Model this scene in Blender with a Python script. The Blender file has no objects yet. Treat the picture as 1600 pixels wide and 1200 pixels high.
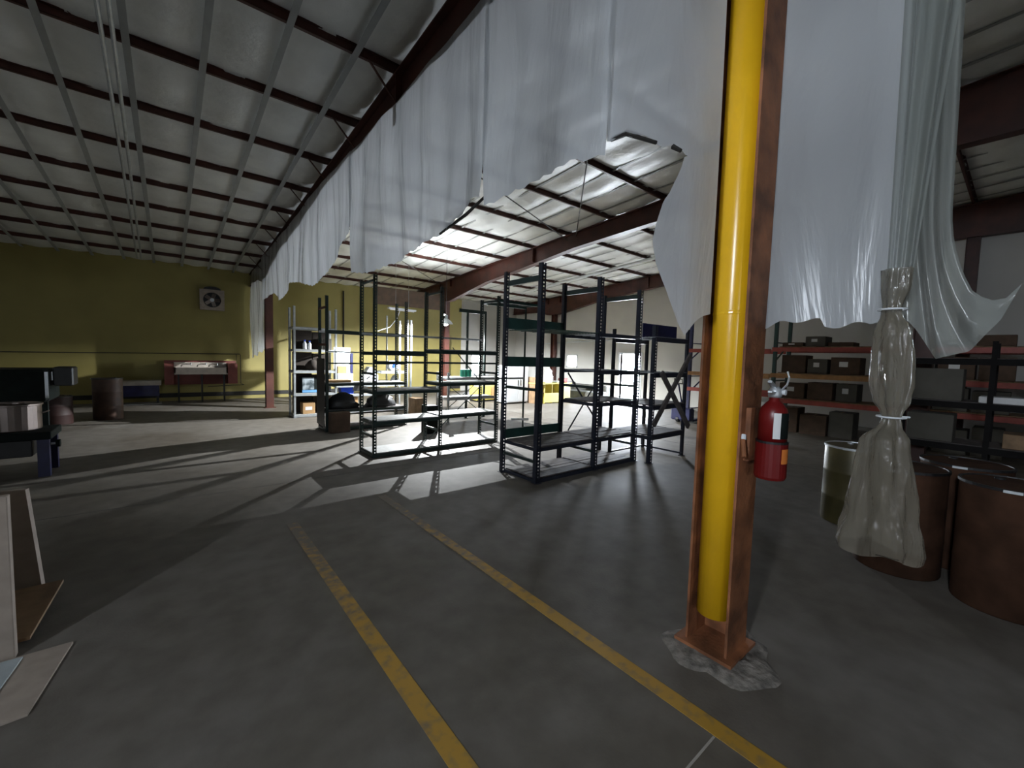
import bpy, bmesh, math, random
from mathutils import Vector, Matrix
random.seed(7)
S = bpy.context.scene
COL = S.collection
# ------------------------------------------------------------------ camera
PITCH, ROLL, YAW, F = math.radians(3.741), math.radians(1.547), math.radians(39.335), 655.0
fw = Vector((math.sin(YAW)*math.cos(PITCH), math.cos(YAW)*math.cos(PITCH), -math.sin(PITCH)))
r0 = Vector((math.cos(YAW), -math.sin(YAW), 0)); u0 = r0.cross(fw)
rt = r0*math.cos(ROLL)+u0*math.sin(ROLL); up = -r0*math.sin(ROLL)+u0*math.cos(ROLL)
cd = bpy.data.cameras.new('camera'); cam = bpy.data.objects.new('camera', cd); COL.objects.link(cam)
cd.sensor_width = 36; cd.lens = 36*F/1600; cd.clip_start = .05; cd.clip_end = 300
cam.matrix_world = Matrix(((rt.x, up.x, -fw.x, 0), (rt.y, up.y, -fw.y, 0), (rt.z, up.z, -fw.z, 1.75), (0, 0, 0, 1)))
S.camera = cam
# ------------------------------------------------------------------ world, exposure, lights
S.view_settings.view_transform = 'Standard'; S.view_settings.look = 'None'
S.view_settings.exposure = 2.0; S.view_settings.gamma = 1.0; S.view_settings.use_curve_mapping = False
W = bpy.data.worlds.new('World'); S.world = W; W.use_nodes = True
bg = W.node_tree.nodes['Background']; bg.inputs[0].default_value = (.82, .90, 1, 1); bg.inputs[1].default_value = 50.0
LAMP_W = 1080.0
C = S.cycles
C.max_bounces = 12; C.diffuse_bounces = 3; C.glossy_bounces = 4; C.transmission_bounces = 6; C.transparent_max_bounces = 16
C.sample_clamp_indirect = 6.0; C.sample_clamp_direct = 0; C.caustics_reflective = False; C.caustics_refractive = False
C.use_denoising = True

def portal(name, loc, rot, sx, sy):                       # marks an opening for the sky sampler, gives no light itself
    l = bpy.data.lights.new(name, 'AREA'); l.shape = 'RECTANGLE'; l.size = sx; l.size_y = sy
    l.cycles.is_portal = True
    o = bpy.data.objects.new(name, l); COL.objects.link(o); o.location = loc; o.rotation_euler = rot
    return o
XW, YW, XF, YB = 14.6, 17.6, -4.3, -10.0                  # wall planes
DOOR = (9.75, 10.72, 0.0, 1.98)                           # y0 y1 z0 z1 in the gable wall
WIN1 = (13.1, 13.75, 1.33, 1.9)
WIN2 = (11.74, 12.34, .8, 1.8)                            # x0 x1 z0 z1 in the eave wall
FILL_WIN3 = (-.9, -.4, 2.6, 4.1)                             # y0 y1 z0 z1, unseen window added in the side wall to fill the near bay
portal('door_portal', (XW+.1, (DOOR[0]+DOOR[1])/2, 1.0), (0, math.radians(90), 0), 2.0, .97)
portal('window_portal_gable', (XW+.1, 13.42, 1.62), (0, math.radians(90), 0), .57, .65)
portal('window_portal_eave', (12.04, YW+.1, 1.3), (math.radians(-90), 0, 0), .6, 1.0)
FILL_WIN4 = (-3.2, -2.6, 1.6, 2.2)                             # x0 x1 z0 z1, small unseen window added behind and right of the camera for fill
portal('fill_portal_behind', (-2.9, YB-.1, 1.9), (math.radians(90), 0, 0), .6, .6)
portal('fill_portal_rear', (XF-.1, -.65, 3.35), (0, math.radians(-90), 0), 1.5, .5)

# ------------------------------------------------------------------ materials
MATS = {}
def mat(name, col, rough=.6, metal=0., var=.12, scale=6., bump=0., bscale=40., col2=None, spec=.5):
    if name in MATS: return MATS[name]
    m = bpy.data.materials.new(name); m.use_nodes = True; nt = m.node_tree; b = nt.nodes['Principled BSDF']
    tc = nt.nodes.new('ShaderNodeTexCoord'); n = nt.nodes.new('ShaderNodeTexNoise')
    n.inputs['Scale'].default_value = scale; n.inputs['Detail'].default_value = 5
    nt.links.new(tc.outputs['Object'], n.inputs['Vector'])
    r = nt.nodes.new('ShaderNodeValToRGB'); e = r.color_ramp.elements
    e[0].position = .35; e[1].position = .68
    c2 = col2 if col2 else tuple(min(1, c*(1+var)) for c in col)
    c1 = tuple(c*(1-var) for c in col) if not col2 else col
    e[0].color = (*c1, 1); e[1].color = (*c2, 1)
    nt.links.new(n.outputs['Fac'], r.inputs['Fac']); nt.links.new(r.outputs['Color'], b.inputs['Base Color'])
    b.inputs['Roughness'].default_value = rough; b.inputs['Metallic'].default_value = metal
    b.inputs['Specular IOR Level'].default_value = spec
    if bump:
        n2 = nt.nodes.new('ShaderNodeTexNoise'); n2.inputs['Scale'].default_value = bscale; n2.inputs['Detail'].default_value = 6
        nt.links.new(tc.outputs['Object'], n2.inputs['Vector'])
        bp = nt.nodes.new('ShaderNodeBump'); bp.inputs['Strength'].default_value = bump; bp.inputs['Distance'].default_value = .02
        nt.links.new(n2.outputs['Fac'], bp.inputs['Height']); nt.links.new(bp.outputs['Normal'], b.inputs['Normal'])
    MATS[name] = m; return m

def film(name, col, clear, rough=.22, bscale=2.4, bstr=1.):
    m = bpy.data.materials.new(name); m.use_nodes = True; nt = m.node_tree; N = nt.nodes; L = nt.links
    for x in list(N): N.remove(x)
    out = N.new('ShaderNodeOutputMaterial'); tc = N.new('ShaderNodeTexCoord')
    mp = N.new('ShaderNodeMapping'); mp.inputs['Scale'].default_value = (1, 1, .22); L.new(tc.outputs['Object'], mp.inputs['Vector'])
    no = N.new('ShaderNodeTexNoise'); no.inputs['Scale'].default_value = bscale; no.inputs['Detail'].default_value = 6; no.inputs['Distortion'].default_value = .6
    L.new(mp.outputs['Vector'], no.inputs['Vector'])
    bp = N.new('ShaderNodeBump'); bp.inputs['Strength'].default_value = bstr; bp.inputs['Distance'].default_value = .05; L.new(no.outputs['Fac'], bp.inputs['Height'])
    d = N.new('ShaderNodeBsdfDiffuse'); d.inputs['Color'].default_value = (*col, 1); L.new(bp.outputs['Normal'], d.inputs['Normal'])
    t = N.new('ShaderNodeBsdfTranslucent'); t.inputs['Color'].default_value = (*col, 1); L.new(bp.outputs['Normal'], t.inputs['Normal'])
    g = N.new('ShaderNodeBsdfGlossy'); g.inputs['Roughness'].default_value = rough; L.new(bp.outputs['Normal'], g.inputs['Normal'])
    tr = N.new('ShaderNodeBsdfTransparent'); tr.inputs['Color'].default_value = (.93, .95, .95, 1)
    m1 = N.new('ShaderNodeMixShader'); m1.inputs[0].default_value = .62; L.new(d.outputs[0], m1.inputs[1]); L.new(t.outputs[0], m1.inputs[2])
    m2 = N.new('ShaderNodeMixShader'); L.new(m1.outputs[0], m2.inputs[1]); L.new(tr.outputs[0], m2.inputs[2]); m2.inputs[0].default_value = clear
    fr = N.new('ShaderNodeFresnel'); ge = N.new('ShaderNodeNewGeometry'); io = N.new('ShaderNodeMapRange'); io.inputs[3].default_value = 1.35; io.inputs[4].default_value = 1/1.35
    L.new(ge.outputs['Backfacing'], io.inputs[0]); L.new(io.outputs[0], fr.inputs['IOR']); L.new(bp.outputs['Normal'], fr.inputs['Normal'])
    m3 = N.new('ShaderNodeMixShader'); L.new(fr.outputs[0], m3.inputs[0]); L.new(m2.outputs[0], m3.inputs[1]); L.new(g.outputs[0], m3.inputs[2])
    L.new(m3.outputs[0], out.inputs['Surface']); MATS[name] = m; return m

def emit(name, col, s):
    m = bpy.data.materials.new(name); m.use_nodes = True; nt = m.node_tree
    b = nt.nodes['Principled BSDF']; b.inputs['Emission Color'].default_value = (*col, 1); b.inputs['Emission Strength'].default_value = s
    return m

M_red = mat('red_oxide_steel', (.062, .017, .010), .5, var=.3, scale=3)
M_rust = mat('rusty_column_steel', (.26, .10, .042), .65, var=.5, scale=5, bump=.25)
M_yel = mat('yellow_gloss_paint', (.84, .47, .013), .25, var=.06, scale=3)
M_post = mat('dark_green_rack_paint', (.018, .034, .03), .42, var=.3, scale=4)
M_pblk = mat('dark_blue_rack_paint', (.022, .026, .04), .4, var=.3, scale=4)
M_pgrn = mat('green_beam_paint', (.02, .06, .05), .42, var=.25, scale=4)
M_galv = mat('galvanised_steel', (.55, .58, .6), .38, .6, var=.1, scale=9)
M_board = mat('grey_particle_board', (.30, .30, .29), .6, var=.14, scale=18)
M_dboard = mat('dark_wood_deck', (.12, .105, .10), .7, var=.3, scale=9)
M_wood = mat('brown_plywood', (.24, .15, .08), .7, var=.25, scale=8)
M_card = mat('brown_cardboard', (.42, .25, .11), .8, var=.08, scale=6)
M_dcard = mat('dark_brown_cardboard', (.09, .055, .035), .85, var=.2, scale=6)
M_blk = mat('black_plastic', (.012, .012, .013), .5, var=.2)
M_white = mat('white_enamel', (.72, .75, .78), .35, var=.03)
M_paper = mat('white_paper', (.75, .75, .74), .8, var=.05)
M_fred = mat('red_gloss_enamel', (.15, .007, .007), .35, var=.08)
M_foam = mat('pinkish_white_foam_board', (.36, .30, .25), .85, var=.1, scale=10)
M_drum = mat('brown_fibre_drum', (.055, .026, .015), .85, var=.35, scale=5, spec=.15)
M_olive = mat('olive_steel_drum', (.07, .058, .022), .4, .2, var=.25, scale=4)
M_blue = mat('blue_plastic', (.01, .06, .55), .4, var=.05)
M_dblue = mat('dark_blue_paint', (.012, .014, .07), .45, var=.2)
M_dgreen = mat('dark_green_machine_paint', (.005, .009, .008), .75, var=.3, spec=.2)
M_ss = mat('stainless_steel', (.24, .20, .18), .3, .8, var=.08)
M_rackred = mat('orange_red_beam_paint', (.34, .06, .04), .5, var=.2)
M_orange = mat('faded_orange_beam_paint', (.40, .20, .07), .55, var=.2)
M_yelcab = mat('pale_yellow_laminate', (.62, .52, .12), .5, var=.05)
M_grey = mat('grey_fabric', (.11, .11, .10), .9, var=.2)
M_teal = mat('green_can_paint', (.02, .30, .20), .4, var=.1)
M_carton = mat('dull_grey_carton', (.10, .092, .076), .85, var=.12, scale=4)
M_film = film('milky_polyethylene_film', (.62, .645, .67), .10)
M_clear = film('thin_clear_polyethylene_film', (.50, .53, .50), .45, .2, 5., .3)
M_bund = film('crumpled_polyethylene_film', (.34, .305, .24), .45, .14, 9., 1.)

# ------------------------------------------------------------------ mesh helpers
class MB:
    def __init__(s): s.v = []; s.f = []
    def add(s, vs, fs):
        n = len(s.v); s.v += [tuple(v) for v in vs]; s.f += [tuple(i+n for i in f) for f in fs]; return s
    def box(s, x0, x1, y0, y1, z0, z1):
        vs = [(x, y, z) for z in (z0, z1) for y in (y0, y1) for x in (x0, x1)]
        return s.add(vs, [(0, 2, 3, 1), (4, 5, 7, 6), (0, 1, 5, 4), (1, 3, 7, 5), (3, 2, 6, 7), (2, 0, 4, 6)])
    def cbox(s, x0, x1, y0, y1, z0, z1, c=.01):           # box with chamfered vertical and top edges
        def ring(d, z): return [(x0+d+(c if k in(0,) else 0), 0, 0) for k in ()] or [
            (x0+d+c, y0+d, z), (x1-d-c, y0+d, z), (x1-d, y0+d+c, z), (x1-d, y1-d-c, z), (x1-d-c, y1-d, z), (x0+d+c, y1-d, z), (x0+d, y1-d-c, z), (x0+d, y0+d+c, z)]
        vs = ring(c, z0)+ring(0, z0+c)+ring(0, z1-c)+ring(c, z1)
        fs = [tuple(range(7, -1, -1)), tuple(range(24, 32))]
        for l in range(3):
            for i in range(8): j = (i+1) % 8; fs.append((l*8+i, l*8+j, l*8+8+j, l*8+8+i))
        return s.add(vs, fs)
    def bar(s, p0, p1, w, h, upv=(0, 0, 1)):
        p0, p1 = Vector(p0), Vector(p1); d = (p1-p0).normalized(); u = Vector(upv)
        if abs(d.dot(u)) > .98: u = Vector((1, 0, 0))
        a = d.cross(u).normalized(); b = a.cross(d).normalized()
        vs = [p+a*sx*w/2+b*sy*h/2 for p in (p0, p1) for sx, sy in ((-1, -1), (1, -1), (1, 1), (-1, 1))]
        return s.add(vs, [(3, 2, 1, 0), (4, 5, 6, 7)]+[(i, (i+1) % 4, (i+1) % 4+4, i+4) for i in range(4)])
    def tube(s, pts, r, n=8, cap=True):
        pts = [Vector(p) for p in pts]; rs = r if isinstance(r, (list, tuple)) else [r]*len(pts); vs = []
        for i, p in enumerate(pts):
            d = (pts[min(i+1, len(pts)-1)]-pts[max(i-1, 0)]).normalized()
            u = Vector((0, 0, 1)) if abs(d.z) < .95 else Vector((1, 0, 0))
            a = d.cross(u).normalized(); b = a.cross(d).normalized()
            vs += [p+(a*math.cos(2*math.pi*k/n)+b*math.sin(2*math.pi*k/n))*rs[i] for k in range(n)]
        fs = [(l*n+k, l*n+(k+1) % n, (l+1)*n+(k+1) % n, (l+1)*n+k) for l in range(len(pts)-1) for k in range(n)]
        if cap: fs += [tuple(range(n-1, -1, -1)), tuple(range((len(pts)-1)*n, len(pts)*n))]
        return s.add(vs, fs)
    def lathe(s, prof, c=(0, 0), n=20, caps=True):          # prof: (r, z)
        vs = [(c[0]+r*math.cos(2*math.pi*k/n), c[1]+r*math.sin(2*math.pi*k/n), z) for r, z in prof for k in range(n)]
        fs = [(l*n+k, l*n+(k+1) % n, (l+1)*n+(k+1) % n, (l+1)*n+k) for l in range(len(prof)-1) for k in range(n)]
        if caps: fs += [tuple(range(n-1, -1, -1)), tuple(range((len(prof)-1)*n, len(prof)*n))]
        return s.add(vs, fs)
    def prism(s, poly, axis, a0, a1):                       # polygon in the two other axes, swept along axis
        def P(p, a): return {'x': (a, p[0], p[1]), 'y': (p[0], a, p[1]), 'z': (p[0], p[1], a)}[axis]
        n = len(poly); vs = [P(p, a0) for p in poly]+[P(p, a1) for p in poly]
        return s.add(vs, [tuple(range(n-1, -1, -1)), tuple(range(n, 2*n))]+[(i, (i+1) % n, (i+1) % n+n, i+n) for i in range(n)])
    def grid(s, fn, nu, nv):
        vs = [fn(i/nu, j/nv) for j in range(nv+1) for i in range(nu+1)]
        return s.add(vs, [(j*(nu+1)+i, j*(nu+1)+i+1, (j+1)*(nu+1)+i+1, (j+1)*(nu+1)+i) for j in range(nv) for i in range(nu)])
    def build(s, name, m, parent=None, smooth=False, kind=None, label=None, at=None):
        # vertices are world coordinates; the object's origin is the parent's, or `at`
        o0 = Vector(at) if at else Vector((0, 0, 0))
        base = o0
        if parent is not None: base = wloc(parent) + o0
        me = bpy.data.meshes.new(name); me.from_pydata([tuple(Vector(v)-base) for v in s.v], [], s.f); me.update()
        bm = bmesh.new(); bm.from_mesh(me); bmesh.ops.recalc_face_normals(bm, faces=bm.faces); bm.to_mesh(me); bm.free()
        if smooth:
            for p in me.polygons: p.use_smooth = True
        me.materials.append(m)
        o = bpy.data.objects.new(name, me); COL.objects.link(o); o.location = o0
        if parent is not None: o.parent = parent
        if kind: o['kind'] = kind
        if label: o['label'] = label
        return o
def wloc(o):
    v = Vector(o.location)
    while o.parent: o = o.parent; v += Vector(o.location)
    return v
def empty(name, loc, label=None, cat=None, group=None, kind=None):
    o = bpy.data.objects.new(name, None); COL.objects.link(o); o.location = loc; o.empty_display_size = .1
    return tag(o, label, cat, group, kind)
def tag(o, label=None, cat=None, group=None, kind=None):
    if label: o['label'] = label
    if cat: o['category'] = cat
    if group: o['group'] = group
    if kind: o['kind'] = kind
    return o
def inst(src, parent=None, loc=None):
    o = src.copy(); COL.objects.link(o)
    if parent is not None: o.parent = parent
    if loc is not None: o.location = loc
    return o
def dup(root, loc, rz=0., label=None):
    r = root.copy(); COL.objects.link(r); r.location = loc; r.rotation_euler = (0, 0, rz)
    if label: r['label'] = label
    for ch in list(root.children):
        c = ch.copy(); COL.objects.link(c); c.parent = r
        for g in ch.children: d = g.copy(); COL.objects.link(d); d.parent = c
    return r

# ------------------------------------------------------------------ room shell
def concrete():
    m = bpy.data.materials.new('worn_concrete'); m.use_nodes = True; nt = m.node_tree; N = nt.nodes; L = nt.links; b = N['Principled BSDF']
    tc = N.new('ShaderNodeTexCoord')
    def noise(sc, det=8, dis=0.):
        n = N.new('ShaderNodeTexNoise'); n.inputs['Scale'].default_value = sc; n.inputs['Detail'].default_value = det; n.inputs['Distortion'].default_value = dis
        L.new(tc.outputs['Object'], n.inputs['Vector']); return n
    a, c, e = noise(.55, 6, .8), noise(5), noise(60, 4)
    r = N.new('ShaderNodeValToRGB'); r.color_ramp.elements[0].position = .3; r.color_ramp.elements[1].position = .72
    r.color_ramp.elements[0].color = (.108, .093, .074, 1); r.color_ramp.elements[1].color = (.19, .176, .156, 1)
    L.new(a.outputs['Fac'], r.inputs['Fac'])
    r2 = N.new('ShaderNodeValToRGB'); r2.color_ramp.elements[0].position = .3; r2.color_ramp.elements[1].position = .7
    r2.color_ramp.elements[0].color = (.8, .78, .76, 1); r2.color_ramp.elements[1].color = (1.12, 1.12, 1.12, 1); L.new(c.outputs['Fac'], r2.inputs['Fac'])
    mx = N.new('ShaderNodeMix'); mx.data_type = 'RGBA'; mx.blend_type = 'MULTIPLY'; mx.inputs[0].default_value = 1
    L.new(r.outputs['Color'], mx.inputs[6]); L.new(r2.outputs['Color'], mx.inputs[7]); L.new(mx.outputs[2], b.inputs['Base Color'])
    mr = N.new('ShaderNodeMapRange'); b.inputs['Specular IOR Level'].default_value = .35; mr.inputs[3].default_value = .52; mr.inputs[4].default_value = .8; L.new(a.outputs['Fac'], mr.inputs[0]); L.new(mr.outputs[0], b.inputs['Roughness'])
    bp = N.new('ShaderNodeBump'); bp.inputs['Strength'].default_value = .12; bp.inputs['Distance'].default_value = .01; L.new(e.outputs['Fac'], bp.inputs['Height']); L.new(bp.outputs['Normal'], b.inputs['Normal'])
    return m
M_floor = concrete()
floor = tag(MB().box(XF, XW, YB, YW, -.2, 0).build('floor', M_floor), kind='structure')

def line_mat():
    m = bpy.data.materials.new('worn_yellow_floor_paint'); m.use_nodes = True; nt = m.node_tree; N = nt.nodes; L = nt.links; b = N['Principled BSDF']
    tc = N.new('ShaderNodeTexCoord'); n = N.new('ShaderNodeTexNoise'); n.inputs['Scale'].default_value = 14; n.inputs['Detail'].default_value = 10
    L.new(tc.outputs['Object'], n.inputs['Vector'])
    sp = N.new('ShaderNodeSeparateXYZ'); L.new(tc.outputs['Object'], sp.inputs[0])
    mr = N.new('ShaderNodeMapRange'); mr.inputs[1].default_value = 2.0; mr.inputs[2].default_value = 4.6; mr.inputs[3].default_value = .16; mr.inputs[4].default_value = .56; L.new(sp.outputs['Y'], mr.inputs[0])
    ad = N.new('ShaderNodeMath'); ad.operation = 'SUBTRACT'; L.new(n.outputs['Fac'], ad.inputs[0]); L.new(mr.outputs[0], ad.inputs[1])
    r = N.new('ShaderNodeValToRGB'); r.color_ramp.elements[0].position = .0; r.color_ramp.elements[1].position = .34
    r.color_ramp.elements[0].color = (.15, .125, .095, 1); r.color_ramp.elements[1].color = (.44, .25, .035, 1)
    L.new(ad.outputs[0], r.inputs['Fac']); L.new(r.outputs['Color'], b.inputs['Base Color']); b.inputs['Roughness'].default_value = .6
    return m
M_line = line_mat()
MB().box(.885, .985, -3, 4.6, 0, .003).build('floor_line', M_line, floor)
MB().box(1.945, 2.04, -3, 4.9, 0, .003).build('floor_line', M_line, floor)
M_joint = mat('floor_joint_sealer', (.40, .37, .33), .8)
M_gap = mat('dark_floor_joint', (.11, .105, .095), .9)
MB().box(-1.5, 1.94, .80, .81, 0, .002).build('floor_crack', M_joint, floor)
for y in (6.1, 12.2): MB().box(XF, XW, y, y+.012, 0, .0015).build('floor_joint', M_gap, floor)
for x in (-3.8, 8.4): MB().box(x, x+.012, 1.6, YW-.1, 0, .0015).build('floor_joint', M_gap, floor)
# rough grout pad round the near column
gp = MB(); rr_ = [.285+.035*math.sin(2*math.pi*k/40*3+1)+.02*math.sin(2*math.pi*k/40*7)+.01*random.random() for k in range(40)]
def grout(u, v):
    k = int(round(u*40)) % 40; a = 2*math.pi*k/40; q = .45+.55*v; r = rr_[k]*q
    return (2.57+r*1.1*math.cos(a), 1.06+r*math.sin(a), max(0, .03*(1-v*v)+(.006*random.random() if v < .9 else 0)-.002*(v > .95)))
gp.grid(grout, 40, 6)
gp.build('grout_pad', mat('pale_grout', (.21, .19, .165), .9, var=.5, scale=12, bump=.6, bscale=25), floor)

# walls with openings cut through, two of them added for fill light
def wall_mat(name, base, line=None):
    m = mat(name, base, .75, var=.07, scale=1.2, bump=.05, bscale=30); return m
M_wy = mat('olive_yellow_wall_paint', (.30, .25, .075), .6, var=.07, scale=1.3)
M_ww = mat('off_white_wall_liner', (.52, .505, .47), .7, var=.05, scale=1.0)
def wall_y(y0, y1, x0, x1, z1, hole=None):                # wall facing -Y or +Y, hole = x0 x1 z0 z1
    b = MB()
    if not hole: return b.box(x0, x1, y0, y1, 0, z1)
    hx0, hx1, hz0, hz1 = hole
    b.box(x0, hx0, y0, y1, 0, z1); b.box(hx1, x1, y0, y1, 0, z1)
    if hz0 > 0: b.box(hx0, hx1, y0, y1, 0, hz0)
    b.box(hx0, hx1, y0, y1, hz1, z1); return b
wl = tag(wall_y(YW, YW+.15, XF, 11.12, 4.7).build('wall_left', M_wy), kind='structure')
wl2 = tag(wall_y(YW, YW+.15, 11.12, XW+.15, 4.7, WIN2).build('wall_left', M_ww), kind='structure')
tag(wall_y(YB-.15, YB, XF, XW+.15, 6.6, FILL_WIN4).build('wall_right', M_ww), kind='structure')
b = MB()                                                  # gable wall with a door and a small window
for y0, y1 in ((YB, DOOR[0]), (DOOR[1], WIN1[0]), (WIN1[1], YW)):
    b.prism([(y0, 0), (y1, 0), (y1, 5.9-.068*y1), (y0, 5.9-.068*y0)], 'x', XW, XW+.15)
b.box(XW, XW+.15, DOOR[0], DOOR[1], DOOR[3], 5.1); b.box(XW, XW+.15, WIN1[0], WIN1[1], 0, WIN1[2]); b.box(XW, XW+.15, WIN1[0], WIN1[1], WIN1[3], 4.9)
wb = tag(b.build('wall_back', M_ww), kind='structure')
b = MB()
for y0, y1 in ((YB, FILL_WIN3[0]), (FILL_WIN3[1], YW)): b.prism([(y0, 0), (y1, 0), (y1, 5.9-.068*y1), (y0, 5.9-.068*y0)], 'x', XF-.15, XF)
b.box(XF-.15, XF, FILL_WIN3[0], FILL_WIN3[1], 0, FILL_WIN3[2]); b.box(XF-.15, XF, FILL_WIN3[0], FILL_WIN3[1], FILL_WIN3[3], 5.7)
tag(b.build('wall_front', M_ww), kind='structure')
M_dark = mat('dark_base_strip', (.02, .018, .015), .7)
tag(MB().box(XF, 11.1, YW-.02, YW, .12, .26).build('baseboard_left', M_dark), kind='structure')
tag(MB().box(XW-.012, XW, YB, DOOR[0]-.1, 0, .1).box(XW-.012, XW, DOOR[1]+.1, YW, 0, .1).build('baseboard_back', mat('grey_base', (.2, .19, .17), .7)), kind='structure')
# door and window trims
d1 = tag(MB().box(XW-.03, XW+.16, DOOR[0]-.07, DOOR[0], 0, DOOR[3]+.07).box(XW-.03, XW+.16, DOOR[1], DOOR[1]+.07, 0, DOOR[3]+.07)
         .box(XW-.03, XW+.16, DOOR[0], DOOR[1], DOOR[3], DOOR[3]+.07).build('door_1', M_white), kind='structure')
dl = MB().box(XW+.17, XW+1.1, DOOR[0]-.06, DOOR[0]-.02, .02, DOOR[3]).build('door_leaf', M_white, d1)
MB().tube([(XW+1.0, DOOR[0]-.02, 1.0), (XW+1.0, DOOR[0]+.05, 1.0), (XW+.9, DOOR[0]+.05, 1.0)], .012).build('door_handle', M_galv, dl)
def window_x(name, w):
    y0, y1, z0, z1 = w; b = MB(); t = .05
    for a in ((y0, y1, z0, z0+t), (y0, y1, z1-t, z1), (y0, y0+t, z0, z1), (y1-t, y1, z0, z1)): b.box(XW-.02, XW+.1, *a)
    return tag(b.build(name, M_white), kind='structure')
M_glass = bpy.data.materials.new('window_glass'); M_glass.use_nodes = True
_n = M_glass.node_tree.nodes; _l = M_glass.node_tree.links
_t = _n.new('ShaderNodeBsdfTransparent'); _g = _n.new('ShaderNodeBsdfGlossy'); _g.inputs['Roughness'].default_value = .03
_m = _n.new('ShaderNodeMixShader'); _m.inputs[0].default_value = .06; _l.new(_t.outputs[0], _m.inputs[1]); _l.new(_g.outputs[0], _m.inputs[2])
_l.new(_m.outputs[0], _n['Material Output'].inputs[0])
w1 = window_x('window_1', WIN1); MB().box(XW+.04, XW+.046, WIN1[0], WIN1[1], WIN1[2], WIN1[3]).build('pane', M_glass, w1)
def window_y(name, w, y0, y1):
    x0, x1, z0, z1 = w; b = MB(); t = .05
    for a in ((x0, x1, z0, z0+t), (x0, x1, z1-t, z1), (x0, x0+t, z0, z1), (x1-t, x1, z0, z1)): b.box(a[0], a[1], y0, y1, a[2], a[3])
    o = tag(b.build(name, M_white), kind='structure')
    MB().box(x0, x1, (y0+y1)/2, (y0+y1)/2+.006, z0, z1).build('pane', M_glass, o); return o
w2 = window_y('window_2', WIN2, YW-.03, YW+.1)
MB().box(WIN2[0]-.1, WIN2[1]+.4, YW-.14, YW, WIN2[2]-.04, WIN2[2]).build('window_sill', M_white, w2)
b = MB(); t = .05; y0, y1, z0, z1 = FILL_WIN3
for a in ((y0, y1, z0, z0+t), (y0, y1, z1-t, z1), (y0, y0+t, z0, z1), (y1-t, y1, z0, z1)): b.box(XF-.1, XF+.02, *a)
window_y('window_added_4', FILL_WIN4, YB-.1, YB+.03)
w3 = tag(b.build('window_added_3', M_white), kind='structure'); MB().box(XF-.05, XF-.044, y0, y1, z0, z1).build('pane', M_glass, w3)
tag(MB().box(XF-30, XF-.15, -30, 30, -.25, -.05).box(XF-.15, 10, YB-30, YB-.15, -.25, -.05).build('ground', mat('dark_asphalt', (.05, .05, .05), .9)), kind='structure')  # unseen asphalt added to keep the fill windows from lighting the roof
tag(MB().box(XW+.15, XW+2.6, 7, 15, -.25, -.05).box(XF, XW+.15, YW+.16, YW+9, -.25, -.05).build('ground', mat('shaded_gravel', (.16, .155, .15), .9, scale=3)), kind='structure')  # unseen gravel, door apron kept short so daylight also rises into the hall

# ------------------------------------------------------------------ roof
RZ = lambda y: 5.6-.068*y                                 # rafter top / purlin underside
PUR = [5.22+1.41*k for k in range(-10, 9)]
STR = [1.77-.69*k for k in range(9)][::-1]+[2.46+.69*k for k in range(18)]
def sag(x, y):
    fx = ((x-1.77)/.69) % 1; fy = ((y-5.22)/1.41) % 1
    sx = math.sin(math.pi*fx)**2; sy = math.sin(math.pi*fy)
    n = .5+.5*math.sin(x*1.7+math.sin(y*1.1)*2)*math.sin(y*.9+x*.6)
    return .03+.055*sx*sy+.05*sy*n+.012*sx*math.sin(y*17+x*5)
def roof_fn(u, v):
    x = XF+(XW-XF)*u; y = YB+(YW-YB)*v
    return (x, y, RZ(y)+.125-sag(x, y))
ins = mat('white_insulation_facing', (.74, .75, .72), .42, var=.07, scale=2.5, bump=.35, bscale=11)
ceiling = tag(MB().grid(roof_fn, 230, 200).build('ceiling', ins, smooth=True), kind='structure')
tag(MB().prism([(YB-.2, RZ(YB)+.25), (YW+.2, RZ(YW)+.21), (YW+.2, RZ(YW)+.27), (YB-.2, RZ(YB)+.31)], 'x', XF-.2, XW+.2).build('roof', M_galv), kind='structure')
p0 = None
for y in PUR:                                             # Z purlins: web and two lips
    z = RZ(y)
    if p0 is None:
        b = MB().box(XF, XW, y-.006, y+.006, z, z+.09).box(XF, XW, y-.006, y+.04, z, z+.006).box(XF, XW, y-.04, y+.006, z+.084, z+.09)
        p0 = b.build('purlin', M_red, ceiling, at=(0, y, z))
    else: inst(p0, ceiling, (0, y, z))
s0 = None
M_strap = mat('grey_liner_strap', (.33, .34, .33), .5, var=.06)
for x in STR:
    lo = x < 2.2; dz = -.012 if lo else .065
    w = .035 if lo else .028
    prof = MB().prism([(YB, RZ(YB)+dz), (YW, RZ(YW)+dz), (YW, RZ(YW)+dz+.006), (YB, RZ(YB)+dz+.006)], 'x', x-w, x+w)
    prof.build('liner_strap', M_strap, ceiling, at=(x, 0, 0))

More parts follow.
